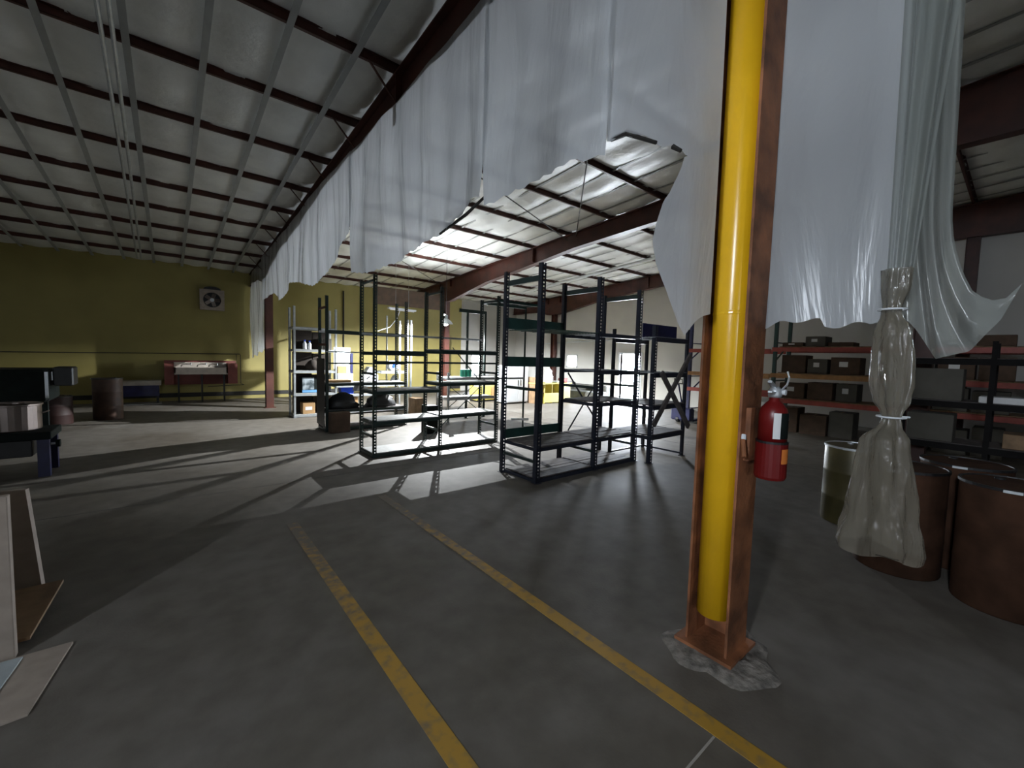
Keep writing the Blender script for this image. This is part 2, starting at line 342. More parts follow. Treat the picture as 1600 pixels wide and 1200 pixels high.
# ------------------------------------------------------------------ frames
BOT = [(YB, 5.45), (-2.0, 5.0), (.2, 4.78), (1.9, 4.78), (5.5, 4.80), (7.8, 4.67), (9.5, 4.48), (11.8, 4.24), (14.1, 3.82), (14.9, 3.82), (15.8, 4.0), (YW, 3.98)]
def rafter(xc, mt):
    r = empty('rafter', (xc, 0, 0), kind='structure')
    top = [(y, RZ(y)) for y in (YW, 8, 0, YB)]
    MB().prism(BOT+top, 'x', xc-.006, xc+.006).build('web', mt, r)
    b = MB()
    for a, c in zip(BOT[:-1], BOT[1:]): b.bar((xc, a[0], a[1]), (xc, c[0], c[1]), .2, .014)
    b.build('bottom_flange', mt, r)
    MB().bar((xc, YB, RZ(YB)-.008), (xc, YW, RZ(YW)-.008), .2, .014).build('top_flange', mt, r)
    b = MB()
    for y in (1.6, 5.2, 9.4, 14.1, 14.9): b.box(xc-.095, xc+.095, y-.005, y+.005, 4.9-.068*y if y < 9 else 4.55-.04*(y-9.4), RZ(y)-.01)
    b.build('stiffener', mt, r)
    return r
FR = [rafter(x, M_red) for x in (-3.9, 2.35, 8.45, 14.42)]
for k, y in enumerate(PUR):
    if 4 < y < 16:                                        # flange braces beside the first frame
        MB().bar((2.33, y, RZ(y)-.42), (1.9, y, RZ(y)+.03), .03, .012).build('flange_brace', M_red, FR[1])
def i_column(xc, yc, h, mt, name='column'):
    c = empty(name, (xc, yc, 0), kind='structure')
    MB().box(xc-.006, xc+.006, yc-.1, yc+.1, 0, h).build('web', mt, c)
    MB().box(xc-.1, xc+.1, yc-.112, yc-.1, 0, h).build('flange', mt, c); MB().box(xc-.1, xc+.1, yc+.1, yc+.112, 0, h).build('flange', mt, c)
    MB().box(xc-.15, xc+.15, yc-.16, yc+.16, 0, .02).build('base_plate', mt, c)
    return c
for x, y in ((2.35, 14.5), (8.45, 14.5), (14.42, 14.5)): i_column(x, y, 3.82, M_red)
for x in (8.45, 14.42, -3.9): i_column(x, .95, 4.78, M_red)
# near column: wide flange with its open channel to the camera, rusty
nc = empty('column', (2.56, 1.1, 0), kind='structure')
MB().box(2.66, 2.672, .99, 1.21, 0, 4.78).build('web', M_rust, nc)
MB().box(2.44, 2.70, .972, .986, 0, 4.78).build('flange', M_rust, nc); MB().box(2.44, 2.70, 1.206, 1.22, 0, 4.78).build('flange', M_rust, nc)
MB().box(2.40, 2.74, .93, 1.27, .03, .05).build('base_plate', M_rust, nc)
MB().tube([(2.46, .965, 1.33), (2.40, .93, 1.24)], .012).build('bent_bolt', M_rust, nc)
MB().tube([(2.47, .968, 1.35), (2.457, .962, 1.325)], .014).build('bolt_cap', M_white, nc, label='white capped end')
pipe = tag(MB().tube([(2.53, 1.096, .24), (2.53, 1.096, 1.62), (2.53, 1.096, 1.625), (2.53, 1.096, 3.2), (2.53, 1.096, 4.7)], [.098, .098, .0985, .098, .098], 28).build('guard_pipe', M_yel, smooth=False, at=(2.53, 1.096, .24)),
           'glossy yellow painted pipe standing in the channel of the rusty near column', 'pipe')
for p in pipe.data.polygons: p.use_smooth = len(p.vertices) == 4
MB().lathe([(.0988, 2.02), (.1, 2.025), (.1, 2.035), (.0988, 2.04)], (2.53, 1.096), 28, False).build('pipe_joint', M_yel, pipe)

# ------------------------------------------------------------------ plastic curtain on the near frame
def lerp_poly(P, y):                                      # P sorted by decreasing y
    if y >= P[0][0]: return P[0][1]
    for (a, za), (c, zc) in zip(P[:-1], P[1:]):
        if c <= y <= a: return za+(zc-za)*(a-y)/max(1e-6, a-c)
    return P[-1][1]
TOP = [(17.6, 4.40), (11.13, 4.60), (9.0, 4.76), (6.36, 4.79), (4.9, 4.82), (3.25, 4.90), (1.5, 4.97), (-1, 5.1)]
def fold(y, z, amp=1.):
    d = max(0., 4.9-z); a = (.012+.024*min(d, 3))*amp
    f = .55*math.sin(y*5.1+.5*math.sin(z*1.3)+.9*z*.3)+.26*math.sin(y*11.3+1.1*math.sin(z*.9+y))+.25*math.sin(y*2.3+z*.8)+.04*math.sin(y*23+z*1.6)
    return a*f+.02*math.sin(z*2.1+y*1.7)*min(d, 1)
def sheet(par, X, bottom, amp=1., nu=None, nv=36, mt=None, top=TOP, ext=(0, 0)):
    y0, y1 = bottom[0][0], bottom[-1][0]
    nu = nu or max(24, int((y0-y1)*16))
    def fn(u, v):
        y = y0+(y1-y0)*u; zt = lerp_poly(top, y); zb = lerp_poly(bottom, y)+.012*math.sin(y*37); z = zt+(zb-zt)*v; y += (1-v**4)*(ext[0]*(1-u)-ext[1]*u)
        return ((X(y) if callable(X) else X)+fold(y, z, amp), y, z)
    return MB().grid(fn, nu, nv).build('film_sheet', mt or M_film, par, smooth=True)
cu = empty('plastic_curtain', (2.3, 8, 0), 'long torn milky plastic curtain hung from the near roof beam', 'curtain')
A0 = [(17.5, 1.46), (17.1, 1.44), (16.7, 1.58), (16.2, 1.52), (15.6, 1.72), (15.1, 1.66), (14.72, 1.8)]
A1 = [(14.58, 3.21), (13.64, 3.227), (12.72, 3.261), (11.99, 2.997), (11.47, 3.075), (11.11, 3.19), (10.84, 3.31), (9.93, 3.216), (8.91, 3.02), (8.25, 3.09), (7.67, 3.25), (7.2, 3.45), (6.72, 3.6)]
A2 = [(6.60, 2.967), (6.16, 2.898), (5.84, 2.855), (5.435, 2.892), (4.51, 2.944), (4.13, 3.0), (3.776, 3.043), (3.504, 3.086), (3.3, 3.164), (3.169, 3.169)]
A3 = [(3.135, 3.076), (2.887, 3.114), (2.647, 3.114), (2.533, 3.135), (2.247, 3.117), (2.085, 3.123), (1.951, 3.087), (1.833, 3.092)]
A4 = [(1.859, 3.198), (1.766, 3.193), (1.606, 3.14), (1.469, 3.041), (1.343, 2.974), (1.326, 2.95), (1.24, 2.9), (1.1, 2.9)]
A4L = [(2.95, 1.326), (2.876, 1.349), (2.748, 1.419), (2.715, 1.451), (2.582, 1.491), (2.486, 1.507), (2.35, 1.478), (2.184, 1.404), (1.967, 1.314), (1.895, 1.267)]
R1 = [(1.02, 1.95), (.899, 1.977), (.797, 1.992), (.706, 1.987), (.696, 1.948), (.582, 1.962), (.505, 1.961), (.471, 1.986), (.45, 2.045), (.417, 2.074), (.405, 2.116)]
R3 = [(.351, 1.942), (.322, 1.90), (.287, 1.831), (.254, 1.769), (.208, 1.786), (.155, 1.805), (.108, 1.882), (.078, 1.93), (.052, 2.014), (.01, 2.14)]
sheet(cu, 2.27, A0, .7); sheet(cu, 2.19, A1, .6, ext=(.1, .06))
sheet(cu, 2.21, A2, ext=(.17, .05)); sheet(cu, 2.235, A3, ext=(.06, .04))
xb = lambda y: 2.29+.0*y
sheet(cu, xb, A4, nu=40)
def a4b(u, v):
    z = 2.93+(1.9-2.93)*v; yl = lerp_poly(A4L, z); y = yl+(1.1-yl)*u; z2 = z+(.06*math.sin(u*3)-.0)*v*v+.1*v*u*u
    return (xb(y)+fold(y, z, 1.), y, z2)
MB().grid(a4b, 22, 40).build('film_sheet', M_film, cu, smooth=True)
sheet(cu, 2.74, R1, .75, nu=60)
# dark tape hems along two torn edges
for q in (((2.24, 4.0, 3.02), (2.24, 3.5, 3.10), (2.24, 3.17, 3.19)), ((2.3, 1.84, 3.20), (2.3, 1.72, 3.195), (2.3, 1.5, 3.06)), ((2.29, 1.33, 2.95), (2.29, 1.38, 2.99))):
    MB().tube(q, [.012, .016, .012][:len(q)], 6).build('curled_hem', M_dark, cu)
# right-hand clear sheet, gathered and tied in knots
tb = empty('tied_plastic_bundle', (2.46, .37, .86), 'clear plastic sheet end twisted and knotted into a hanging bundle right of the yellow pipe', 'curtain')
PR = [(3.9, .62, .12), (3.3, .43, .095), (2.6, .39, .075), (2.25, .378, .068), (2.10, .38, .062), (2.01, .386, .042), (1.985, .385, .046), (1.90, .375, .080), (1.79, .37, .090), (1.68, .364, .092), (1.6, .362, .074),
      (1.545, .36, .045), (1.53, .359, .038), (1.50, .36, .046), (1.42, .376, .11), (1.28, .372, .125), (1.1, .374, .155), (1.0, .375, .182), (.95, .374, .192), (.92, .373, .186)]
NB = 64
def ring(i, k):
    z, yc, r = PR2[i]; a = 2*math.pi*k/NB
    r *= .76; w = 1+.11*math.sin(5*a+z*3)+.05*math.sin(9*a-z*9+1)+.02*math.sin(17*a+z*17)+.03*math.sin(3*a+z*21)
    return (2.46+r*.75*w*math.cos(a), yc+r*w*math.sin(a), z+.015*math.sin(4*a)*(1 if i > len(PR2)-3 else 0))
PR2 = []
for (z0, y0, r0_), (z1, y1, r1_) in zip(PR[:-1], PR[1:]):
    for t in range(4):
        q = t/4; q2 = q*q*(3-2*q); PR2.append((z0+(z1-z0)*q, y0+(y1-y0)*q, r0_+(r1_-r0_)*q2))
PR2.append(PR[-1])
i1 = min(range(len(PR2)), key=lambda i: abs(PR2[i][0]-2.16))
def bundle(i0, i1_):
    b = MB(); vs = [ring(i, k) for i in range(i0, i1_+1) for k in range(NB)]
    return b.add(vs, [(l*NB+k, l*NB+(k+1) % NB, (l+1)*NB+(k+1) % NB, (l+1)*NB+k) for l in range(i1_-i0) for k in range(NB)])
bundle(i1, len(PR2)-1).build('twisted_film', M_bund, tb, smooth=True)
MB().tube([(2.46+.05*math.cos(a*.5), .36+.05*math.sin(a*.5), 1.53) for a in range(0, 14)]+[(2.46, .30, 1.535)], .004, 5).build('tie_cord', M_white, tb)
MB().tube([(2.46+.05*math.cos(a*.5), .386+.05*math.sin(a*.5), 2.0) for a in range(0, 14)], .004, 5).build('tie_cord', M_white, tb)
TR = [(.42, 5.0), (-.6, 5.1)]
def gath(u, v):                                           # gathered cloth above the top knot
    z = 5.0+(2.1-5.0)*v; s = (1-v)**1.1
    yl = .47*s+.425*(1-s); yr = .13*s+.335*(1-s); y = yl+(yr-yl)*u
    return (2.5+(.02+.03*s)*math.sin(u*9+.4*z)+.012*math.sin(u*23+z), y, z)
MB().grid(gath, 60, 50).build('gathered_film', M_clear, tb, smooth=True)
def clear_fn(u, v):
    w_ = .17+.20*max(0, (v-.75)/.25)**2; y = .40-w_*u; zb = lerp_poly(R3, y)+.02; z = 4.4+(zb-4.4)*v
    return (2.63+fold(y*2.2, z, .4)+.02*math.sin(u*19+z), y+.06*(1-v), z)
MB().grid(clear_fn, 40, 40).build('film_sheet', M_clear, cu, smooth=True)

# ------------------------------------------------------------------ racks
POSTS = {}
def post_mesh(h, mt, w=.05, holes=True):
    key = (round(h, 2), mt.name, w, holes)
    if key in POSTS: return POSTS[key]
    b = MB(); t = .004
    b.box(0, t, 0, w, 0, h)                               # side flange
    if holes:
        b.box(0, w*.33, 0, t, 0, h); b.box(w*.67, w, 0, t, 0, h)
        n = int(h/.05); st = h/n
        for k in range(n): b.box(w*.33, w*.67, 0, t, k*st, k*st+st*.55)
    else: b.box(0, w, 0, t, 0, h)
    b.box(-.02, w+.02, -.02, w+.02, 0, .006)
    me = bpy.data.meshes.new('post'); me.from_pydata(b.v, [], b.f); me.materials.append(mt); POSTS[key] = me; return me
def post(par, x, y, h, mt, w=.05, holes=True, z=0, mirror=False):
    o = bpy.data.objects.new('post', post_mesh(h, mt, w, holes)); COL.objects.link(o); o.parent = par
    o.location = Vector((x, y, z))-Vector(par.location)
    return o
def beam(par, a, c, z, h=.06, t=.035, mt=None, name='beam'):
    return MB().bar((a[0], a[1], z), (c[0], c[1], z), t, h).build(name, mt, par)
def deck(par, x0, x1, y0, y1, z, mt, n=1, t=.018):
    for k in range(n):
        a = y0+(y1-y0)*k/n; c = y0+(y1-y0)*(k+1)/n
        j = random.uniform(-.004, .004) if n > 1 else 0
        MB().cbox(x0, x1, a+.002, c-.004, z+j, z+t+j, .002).build('shelf_board' if n == 1 else 'deck_plank', mt, par)
def wire_deck(par, x0, x1, y0, y1, z, mt):
    b = MB()
    for k in range(13): y = y0+(y1-y0)*k/12; b.box(x0, x1, y-.004, y+.004, z, z+.008)
    for k in range(6): x = x0+(x1-x0)*k/5; b.box(x-.005, x+.005, y0, y1, z-.008, z)
    b.build('wire_deck', mt, par)
def shelf(par, x0, x1, y0, y1, z, mt, bm, n=1, h=.05):
    beam(par, (x0, y0), (x1, y0), z-h/2, h, .03, bm); beam(par, (x0, y1), (x1, y1), z-h/2, h, .03, bm)
    beam(par, (x0, y0), (x0, y1), z-h/2, h*.8, .03, bm); beam(par, (x1, y0), (x1, y1), z-h/2, h*.8, .03, bm)
    deck(par, x0+.01, x1-.01, y0+.01, y1-.01, z, mt, n)
def brace(par, a, c, w, t, mt, name='brace'): return MB().bar(a, c, w, t, (0, 1, 0)).build(name, mt, par)

# A: long boltless rack in the middle
A = empty('storage_rack', (2.6, 6.8, 0), 'long open rack with perforated posts and lit grey shelves in mid floor', 'rack')
AX = (2.60, 3.84, 5.14); yf, yb = 6.76, 7.32
for x, h in zip(AX, (3.03, 2.98, 2.96)):
    post(A, x, yf, h, M_post, .055); post(A, x-.02, yb, h-.04, M_post, .055)
    for z in (.35, 1.4, h-.1): beam(A, (x+.01, yf), (x+.01, yb), z, .04, .02, M_post, 'end_brace')
for z in (.06, .60, 1.11): shelf(A, AX[0], AX[1], yf, yb, z, M_board, M_post)
for z in (.06, .62, 1.22): shelf(A, AX[1], AX[2], yf, yb, z, M_board, M_post)
for z in (1.60, 1.78): beam(A, (AX[0], yf), (AX[2], yf), z, .035, .03, M_post)
beam(A, (AX[0], yb), (AX[1], yb), 1.74, .06, .03, M_post); beam(A, (AX[0], yb), (AX[2], yb), 2.08, .035, .03, M_galv)
shelf(A, AX[1], AX[2], yf, yb, 1.83, M_board, M_post, h=.035)
wire_deck(A, AX[2], 6.35, yf, yb, 2.88, M_pgrn)
beam(A, (AX[2], yf), (6.35, yf), 2.86, .05, .03, M_pgrn); beam(A, (AX[2], yb), (6.35, yb), 2.86, .05, .03, M_pgrn)
post(A, 6.35, yf, 2.9, M_post, .03, False); post(A, 6.35, yb, 2.9, M_post, .03, False)
beam(A, (AX[2], yb), (6.35, yb), 1.26, .04, .03, M_board); beam(A, (6.0, yb), (6.35, yb-.2), .33, .05, .03, M_galv)
brace(A, (AX[1]+.1, yb+.02, .1), (AX[2], yb+.02, 1.1), .02, .006, M_post); brace(A, (AX[1]+.6, yb+.02, 1.9), (AX[2], yb+.02, 1.2), .02, .006, M_post)

# B: tall green rack nearest on the right of the middle
B = empty('storage_rack', (3.9, 4.2, 0), 'tall dark green rack with wide beams and wooden decks, nearest of the racks', 'rack')
BX = (3.89, 5.12, 6.17); yf, yb = 4.17, 4.9
for i, x in enumerate(BX):
    h = (3.02, 3.0, 2.93)[i]
    post(B, x, yf, h, M_pblk, .075); post(B, x-.03, yb, h-.03, M_pblk, .06, i == 0)
    for z in (2.82, 1.3, .3): beam(B, (x+.01, yf+.05), (x+.01, yb), z, .075 if z > 2 else .04, .03, M_post, 'end_brace')
for z, h in ((2.245, .17), (1.675, .15), (.58, .14)):
    beam(B, (BX[0], yb+.03), (BX[1], yb+.03), z, h, .03, M_pgrn, 'wide_beam')
wire_deck(B, BX[0]+.05, BX[1]-.02, yf, yb, 2.14, M_pgrn)
for x0, x1 in ((BX[0], BX[1]), (BX[1], BX[2])):
    for z, n in ((.03, 6), (.47, 6)):
        shelf(B, x0+.03, x1, yf+.03, yb, z+.02, M_dboard, M_pblk, n, .05)
shelf(B, BX[1]+.03, BX[2], yf+.03, yb, 1.06, M_dboard, M_pblk, 5, .06)
for z in (1.54, 2.12):
    beam(B, (BX[1], yf), (BX[2], yf), z, .06, .04, M_pblk); beam(B, (BX[1], yb), (BX[2], yb), z, .06, .04, M_pblk)
    wire_deck(B, BX[1]+.03, BX[2], yf, yb, z+.02, M_galv)
brace(B, (BX[1]+.15, yb+.03, 1.5), (BX[2], yb+.03, .5), .03, .006, M_pblk); brace(B, (BX[2], yb+.03, 1.5), (BX[1]+.2, yb+.03, .5), .03, .006, M_pblk)

# C: lower rack to the right with the big wooden X
R_C = empty('storage_rack', (6.3, 3.9, 0), 'lower dark rack with a wide top board and a timber X brace', 'rack')
CX = (6.27, 7.33); yf, yb = 3.92, 4.75
for x in CX:
    post(R_C, x, yf, 2.33, M_pblk, .07 if x < 7 else .05, x < 7); post(R_C, x, yb, 2.3, M_pblk, .05, False)
for z, n in ((.47, 5), (.98, 4)): shelf(R_C, CX[0], CX[1], yf, yb, z, M_dboard, M_pblk, n, .07)
for z in (1.5, 2.1):
    beam(R_C, (CX[0], yf), (CX[1], yf), z, .08, .04, M_pblk); beam(R_C, (CX[0], yb), (CX[1], yb), z, .08, .04, M_pblk)
    wire_deck(R_C, CX[0], CX[1], yf, yb, z+.04, M_galv)
MB().bar((CX[0], yf+.25, 2.25), (CX[1]+.02, yf+.25, 2.25), .02, .26).build('top_board', M_dblue, R_C)
beam(R_C, (CX[1], yf), (CX[1], yb), .05, .03, .03, M_pblk, 'floor_rail'); beam(R_C, (CX[0], yb), (CX[1], yb), .05, .03, .03, M_pblk, 'floor_rail')
brace(R_C, (CX[1]+.05, yf-.03, 1.86), (CX[0]+.02, yf-.03, .66), .09, .035, M_dboard, 'timber_brace')
brace(R_C, (CX[0]+.12, yf-.07, 1.55), (CX[1]+.05, yf-.07, .55), .09, .035, M_dboard, 'timber_brace')

# D: far shelving on the left with goods
D = empty('shelving_unit', (2.5, 11.9, 0), 'grey steel shelving loaded with cartons and bottles before the yellow wall', 'shelving')
yf, yb = 11.95, 12.5
for x, h in ((2.49, 2.9), (3.52, 2.9), (5.62, 2.78)):
    m_ = M_galv
    post(D, x, yf, h, m_, .05, False); post(D, x, yb, h, m_, .05, False)
for z in (.06, .62, 1.22, 1.78, 2.36): shelf(D, 2.49, 3.52, yf, yb, z, M_board, M_galv)
for z in (.10, .56, .82): shelf(D, 3.55, 5.62, yf, yb, z, M_board, M_galv)
shelf(D, 4.7, 5.62, yf, yb, 2.32, M_board, M_galv); shelf(D, 4.82, 5.62, yf, yb, 1.2, M_board, M_galv)
post(D, 5.74, yf, 2.78, M_galv, .05, False); post(D, 5.2, yb, 2.9, M_galv, .04, True)
# E: dark rack between, holding dark boxes
R_E = empty('storage_rack', (2.7, 9.6, 0), 'dark rack holding black sacks in front of the grey steel shelving', 'rack')
yf, yb = 9.55, 10.1
for x, h in ((2.62, 2.95), (4.45, 3.0)):
    post(R_E, x, yf, h, M_post, .055, x > 4); post(R_E, x, yb, h, M_post, .055, x > 4)
for z in (.07, .46, 1.05): shelf(R_E, 2.62, 4.45, yf, yb, z, M_board if z > 1 else M_dboard, M_post)
beam(R_E, (2.62, yf), (4.45, yf), 2.18, .08, .03, M_post); beam(R_E, (2.62, yb), (4.45, yb), 2.2, .05, .03, M_galv)
beam(R_E, (2.62, yf), (4.45, yf), 1.75, .025, .02, M_galv); beam(R_E, (2.62, yf), (4.45, yf), 1.5, .03, .02, M_post)
MB().box(2.585, 2.60, 9.56, 10.14, .12, 1.60).build('end_panel', M_blk, R_E)
for z in (2.7, 1.9): beam(R_E, (2.62, yf), (2.62, yb), z, .05, .02, M_red, 'end_brace')
# F: low shelf rack behind the long one
R_F = empty('storage_rack', (5.5, 9.2, 0), 'low three shelf rack with pale lit boards behind the long open rack', 'rack')
for x, y in ((5.45, 9.2), (6.95, 9.2), (5.45, 9.75), (6.95, 9.75)): post(R_F, x, y, 3.0 if y > 9.5 and x > 6 else 1.3, M_post if x > 6 else M_galv, .05, False)
post(R_F, 6.35, 9.75, 3.0, M_post, .05, False); beam(R_F, (6.1, 9.76), (6.98, 9.76), 2.96, .09, .03, M_post)
for z in (.64, 1.16): shelf(R_F, 5.45, 6.95, 9.2, 9.75, z, M_board, M_galv)
brace(R_F, (5.5, 9.78, .1), (6.95, 9.78, 1.15), .02, .006, M_post); brace(R_F, (6.95, 9.78, .1), (5.5, 9.78, 1.15), .02, .006, M_post)

# pallet racks along the gable wall
prg = 'pallet rack bays along the white end wall'
def upright(par, y):
    x0, x1, h = 12.3, 13.3, 2.95
    mt = M_dblue if y > 5 else M_pgrn
    for x in (x0, x1): MB().box(x-.04, x+.04, y-.04, y+.04, 0, h).box(x-.07, x+.07, y-.07, y+.07, 0, .012).build('upright', mt, par)
    for k in range(5): brace(par, (x0, y, .3+k*.5), (x1, y, .8+k*.5) if k % 2 else (x1, y, .3+k*.5), .03, .03, mt)
PY = [6.55, 4.25, 1.95, -.35, -2.65]
for i in range(4):
    p = empty('pallet_rack', (12.3, PY[i], 0), ['pallet rack bay with bright red beams by the pallet jack, nearest the far door', 'loaded pallet rack bay just right of the yellow pipe at the end wall',
        'dim pallet rack bay behind the tied plastic bundle', 'dim pallet rack bay at the far right edge of the end wall'][i], 'rack')
    upright(p, PY[i]-.08)
    if i == 3: upright(p, PY[4]+.08)
    for z, m_ in ((2.08, M_rackred), (1.40, M_orange), (.92, M_rackred)) if i == 0 else ((2.12, M_rackred), (1.45, M_orange if i == 1 else M_rackred), (.8, M_rackred)):
        for x in (12.26, 13.34): beam(p, (x, PY[i]-.02), (x, PY[i+1]+.01), z, .11, .04, m_)
        if i: deck(p, 12.3, 13.3, PY[i+1]+.06, PY[i]-.16, z+.06, M_wood, 5, .02)
# cartons on the racks
g0 = None; cols = [M_carton, M_dcard, M_dcard, M_carton]
CL = ['dull carton on the pallet racks along the end wall']
for i in (1, 2, 3):
    for z in (0, .885, 1.53, 2.205):
        if z == 1.53 and i == 1: ys = 2
        kc = 0; y = PY[i]-.2; top_lim = (.74 if z == 0 else .53 if z < 1 else .53 if z < 2 else .34)
        while y > PY[i+1]+.72:
            w = random.uniform(.40, .56); h = random.uniform(.72 if z < 2 else .3, 1.)*(top_lim-.06); x0 = 12.38+random.uniform(0, .1)
            m_ = random.choice(cols)
            bx = MB().cbox(x0, x0+.55, y-w, y, z, z+h, .006).build('carton', m_, at=(x0, y, z))
            MB().box(x0-.002, x0+.3, y-w/2-.025, y-w/2+.025, z+h-.002, z+h+.002).build('packing_tape', M_wood, bx)
            if random.random() < .45: MB().box(x0-.003, x0, y-w*.6, y-w*.3, z+h*.45, z+h*.75).build('paper_label', M_paper, bx)
            tag(bx, '%s carton from the left on the %s of the %s' % (['first', 'second', 'third', 'fourth', 'fifth'][kc], 'floor' if z == 0 else 'lower beams' if z < 1 else 'middle beams' if z < 2 else 'top beams', ['', 'bay by the yellow pipe', 'bay behind the bundle', 'far right bay'][i]), 'carton', 'cartons on the pallet racks'); kc += 1
            y -= w+random.uniform(.015, .07)

# ------------------------------------------------------------------ goods on the shelves
def box_thing(name, x0, x1, y0, y1, z, h, m_, label, cat, group=None, tape=None, lab=None):
    o = MB().cbox(x0, x1, y0, y1, z, z+h, .006).build(name, m_, at=(x0, y0, z))
    if tape: MB().box(x0-.001, x1+.001, (y0+y1)/2-.025, (y0+y1)/2+.025, z+h-.001, z+h+.0015).build('packing_tape', tape, o)
    if lab: MB().box(lab[0], lab[1], y0-.002, y0, lab[2], lab[3]).build('paper_label', M_paper, o)
    return tag(o, label, cat, group)
def bottle(x, y, z, h, r, m_, label, group):
    o = MB().lathe([(r*.96, z), (r, z+.01), (r, z+h*.6), (r*.45, z+h*.78), (r*.4, z+h*.88)], (x, y), 14).build('bottle', m_, smooth=True, at=(x, y, z))
    MB().lathe([(r*.48, z+h*.88), (r*.48, z+h)], (x, y), 12).build('cap', M_blue, o); return tag(o, label, 'bottle', group)
yd = 12.0
bottle(2.79, yd+.1, 1.80, .24, .05, M_white, 'left of the two white bottles on the grey steel shelving', 'white bottles'); bottle(2.91, yd+.1, 1.80, .22, .045, M_white, 'right of the two white bottles on the grey steel shelving', 'white bottles')
pr = box_thing('printed_box', 2.70, 3.08, yd+.03, yd+.33, .64, .42, M_dgreen, 'dark box with a silver and blue print on the grey steel shelving', 'box')
pm = bpy.data.materials.new('silver_print'); pm.use_nodes = True
_nt = pm.node_tree; _no = _nt.nodes.new('ShaderNodeTexNoise'); _no.inputs['Scale'].default_value = 7; _r = _nt.nodes.new('ShaderNodeValToRGB')
_tc = _nt.nodes.new('ShaderNodeTexCoord'); _nt.links.new(_tc.outputs['Object'], _no.inputs['Vector'])
_r.color_ramp.elements[0].position = .42; _r.color_ramp.elements[1].position = .6; _r.color_ramp.elements[0].color = (.06, .08, .09, 1); _r.color_ramp.elements[1].color = (.35, .40, .43, 1)
_nt.links.new(_no.outputs['Fac'], _r.inputs['Fac']); _nt.links.new(_r.outputs['Color'], _nt.nodes['Principled BSDF'].inputs['Base Color'])
MB().box(2.715, 3.0, yd+.026, yd+.03, .73, 1.05).build('front_print', pm, pr); MB().box(2.71, 3.07, yd+.026, yd+.03, .65, .72).build('blue_strip', mat('pale_blue_print', (.12, .30, .55), .5), pr)
box_thing('cardboard_box', 2.72, 3.02, yd+.02, yd+.32, .08, .30, M_card, 'tan cardboard box with a white label on the bottom shelf of the grey shelving', 'box', tape=M_wood, lab=(2.78, 2.95, .18, .27))
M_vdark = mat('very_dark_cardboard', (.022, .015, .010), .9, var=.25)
bag = MB().lathe([(.10, 1.24), (.2, 1.27), (.19, 1.38), (.12, 1.47), (.05, 1.52)], (3.0, yd+.14), 14).build('cloth_sack', M_vdark, smooth=True, at=(3.0, yd+.2, 1.24)); tag(bag, 'slumped dark brown sack on the shelf above the printed box', 'sack')
for k, (z, h) in enumerate(((.08, .46), (.64, .5), (1.24, .48), (1.80, .5))):
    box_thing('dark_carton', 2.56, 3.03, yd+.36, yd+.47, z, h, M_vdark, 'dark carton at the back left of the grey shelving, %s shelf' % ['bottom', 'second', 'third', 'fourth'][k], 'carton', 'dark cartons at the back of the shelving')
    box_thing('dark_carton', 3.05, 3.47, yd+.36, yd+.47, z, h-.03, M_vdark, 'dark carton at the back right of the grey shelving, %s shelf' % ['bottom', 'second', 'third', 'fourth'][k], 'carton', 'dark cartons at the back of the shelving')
# lit goods in the right bay of the shelving
wb_ = MB().box(3.60, 4.06, yd+.35, yd+.38, .84, 1.88).build('white_board', M_white, at=(3.6, yd+.35, .84)); tag(wb_, 'tall white panel standing on edge in the lit shelving bay', 'panel')
MB().box(4.06, 4.13, yd+.34, yd+.39, .84, 1.72).build('edge_post', M_dblue, wb_)
box_thing('cardboard_box', 3.62, 3.86, yd+.05, yd+.28, 1.152, .2, M_card, 'small tan box in front of the tall white panel', 'box')
def crumple(name, x, y, z, rx, ry, h, m_, label, cat, seed=1):
    rr = random.Random(seed); b = MB(); n = 14; vs = []
    for j in range(6):
        t = j/5; s = math.sqrt(max(.02, 1-t**1.6)) if j < 5 else .15
        for k in range(n):
            a = 2*math.pi*k/n; q = s*(1+rr.uniform(-.24, .24)) if 0 < j else 1.0*(1+rr.uniform(-.08, .08))
            vs.append((x+rx*q*math.cos(a), y+ry*q*math.sin(a), z+h*t))
    fs = [(j*n+k, j*n+(k+1) % n, (j+1)*n+(k+1) % n, (j+1)*n+k) for j in range(5) for k in range(n)]+[tuple(range(n-1, -1, -1)), tuple(range(5*n, 6*n))]
    return tag(b.add(vs, fs).build(name, m_, smooth=True, at=(x, y, z)), label, cat)
box_thing('white_carton', 3.60, 4.02, 11.99, 12.3, .84, .31, M_paper, 'white carton on the lit shelf above the blue bin', 'box')
bn = MB().prism([(3.72, .58), (4.04, .58), (4.07, .755), (3.69, .755)], 'y', 12.02, 12.29).build('blue_bin', M_blue, at=(3.7, 12.02, .58)); tag(bn, 'bright blue plastic bin on the lit middle shelf', 'bin')
MB().box(3.67, 4.09, 12.0, 12.31, .735, .76).build('rim', M_blue, bn)
box_thing('cardboard_box', 3.60, 4.15, 11.98, 12.4, .12, .36, M_card, 'wide tan cardboard box on the shelf under the blue bin', 'box', tape=M_wood)
mc = box_thing('bench_machine', 4.36, 4.74, 11.98, 12.35, .84, .28, M_white, 'grey bench machine with two knobs and a rounded hood on the lit shelf', 'machine')
MB().prism([(4.38+.34*i/10, 1.12+.22*math.sin(math.pi*i/10)) for i in range(11)], 'y', 12.02, 12.32).build('hood', M_galv, mc)
for x in (4.47, 4.60): MB().tube([(x, 11.985, 1.05), (x, 11.95, 1.05)], .022, 10).build('knob', M_blk, mc)
MB().box(4.38, 4.54, 11.975, 11.98, .88, .92).build('slot', M_blk, mc)
box_thing('cardboard_box', 4.36, 4.54, 11.98, 12.2, .58, .2, M_card, 'small square tan box on the shelf under the bench machine', 'box')
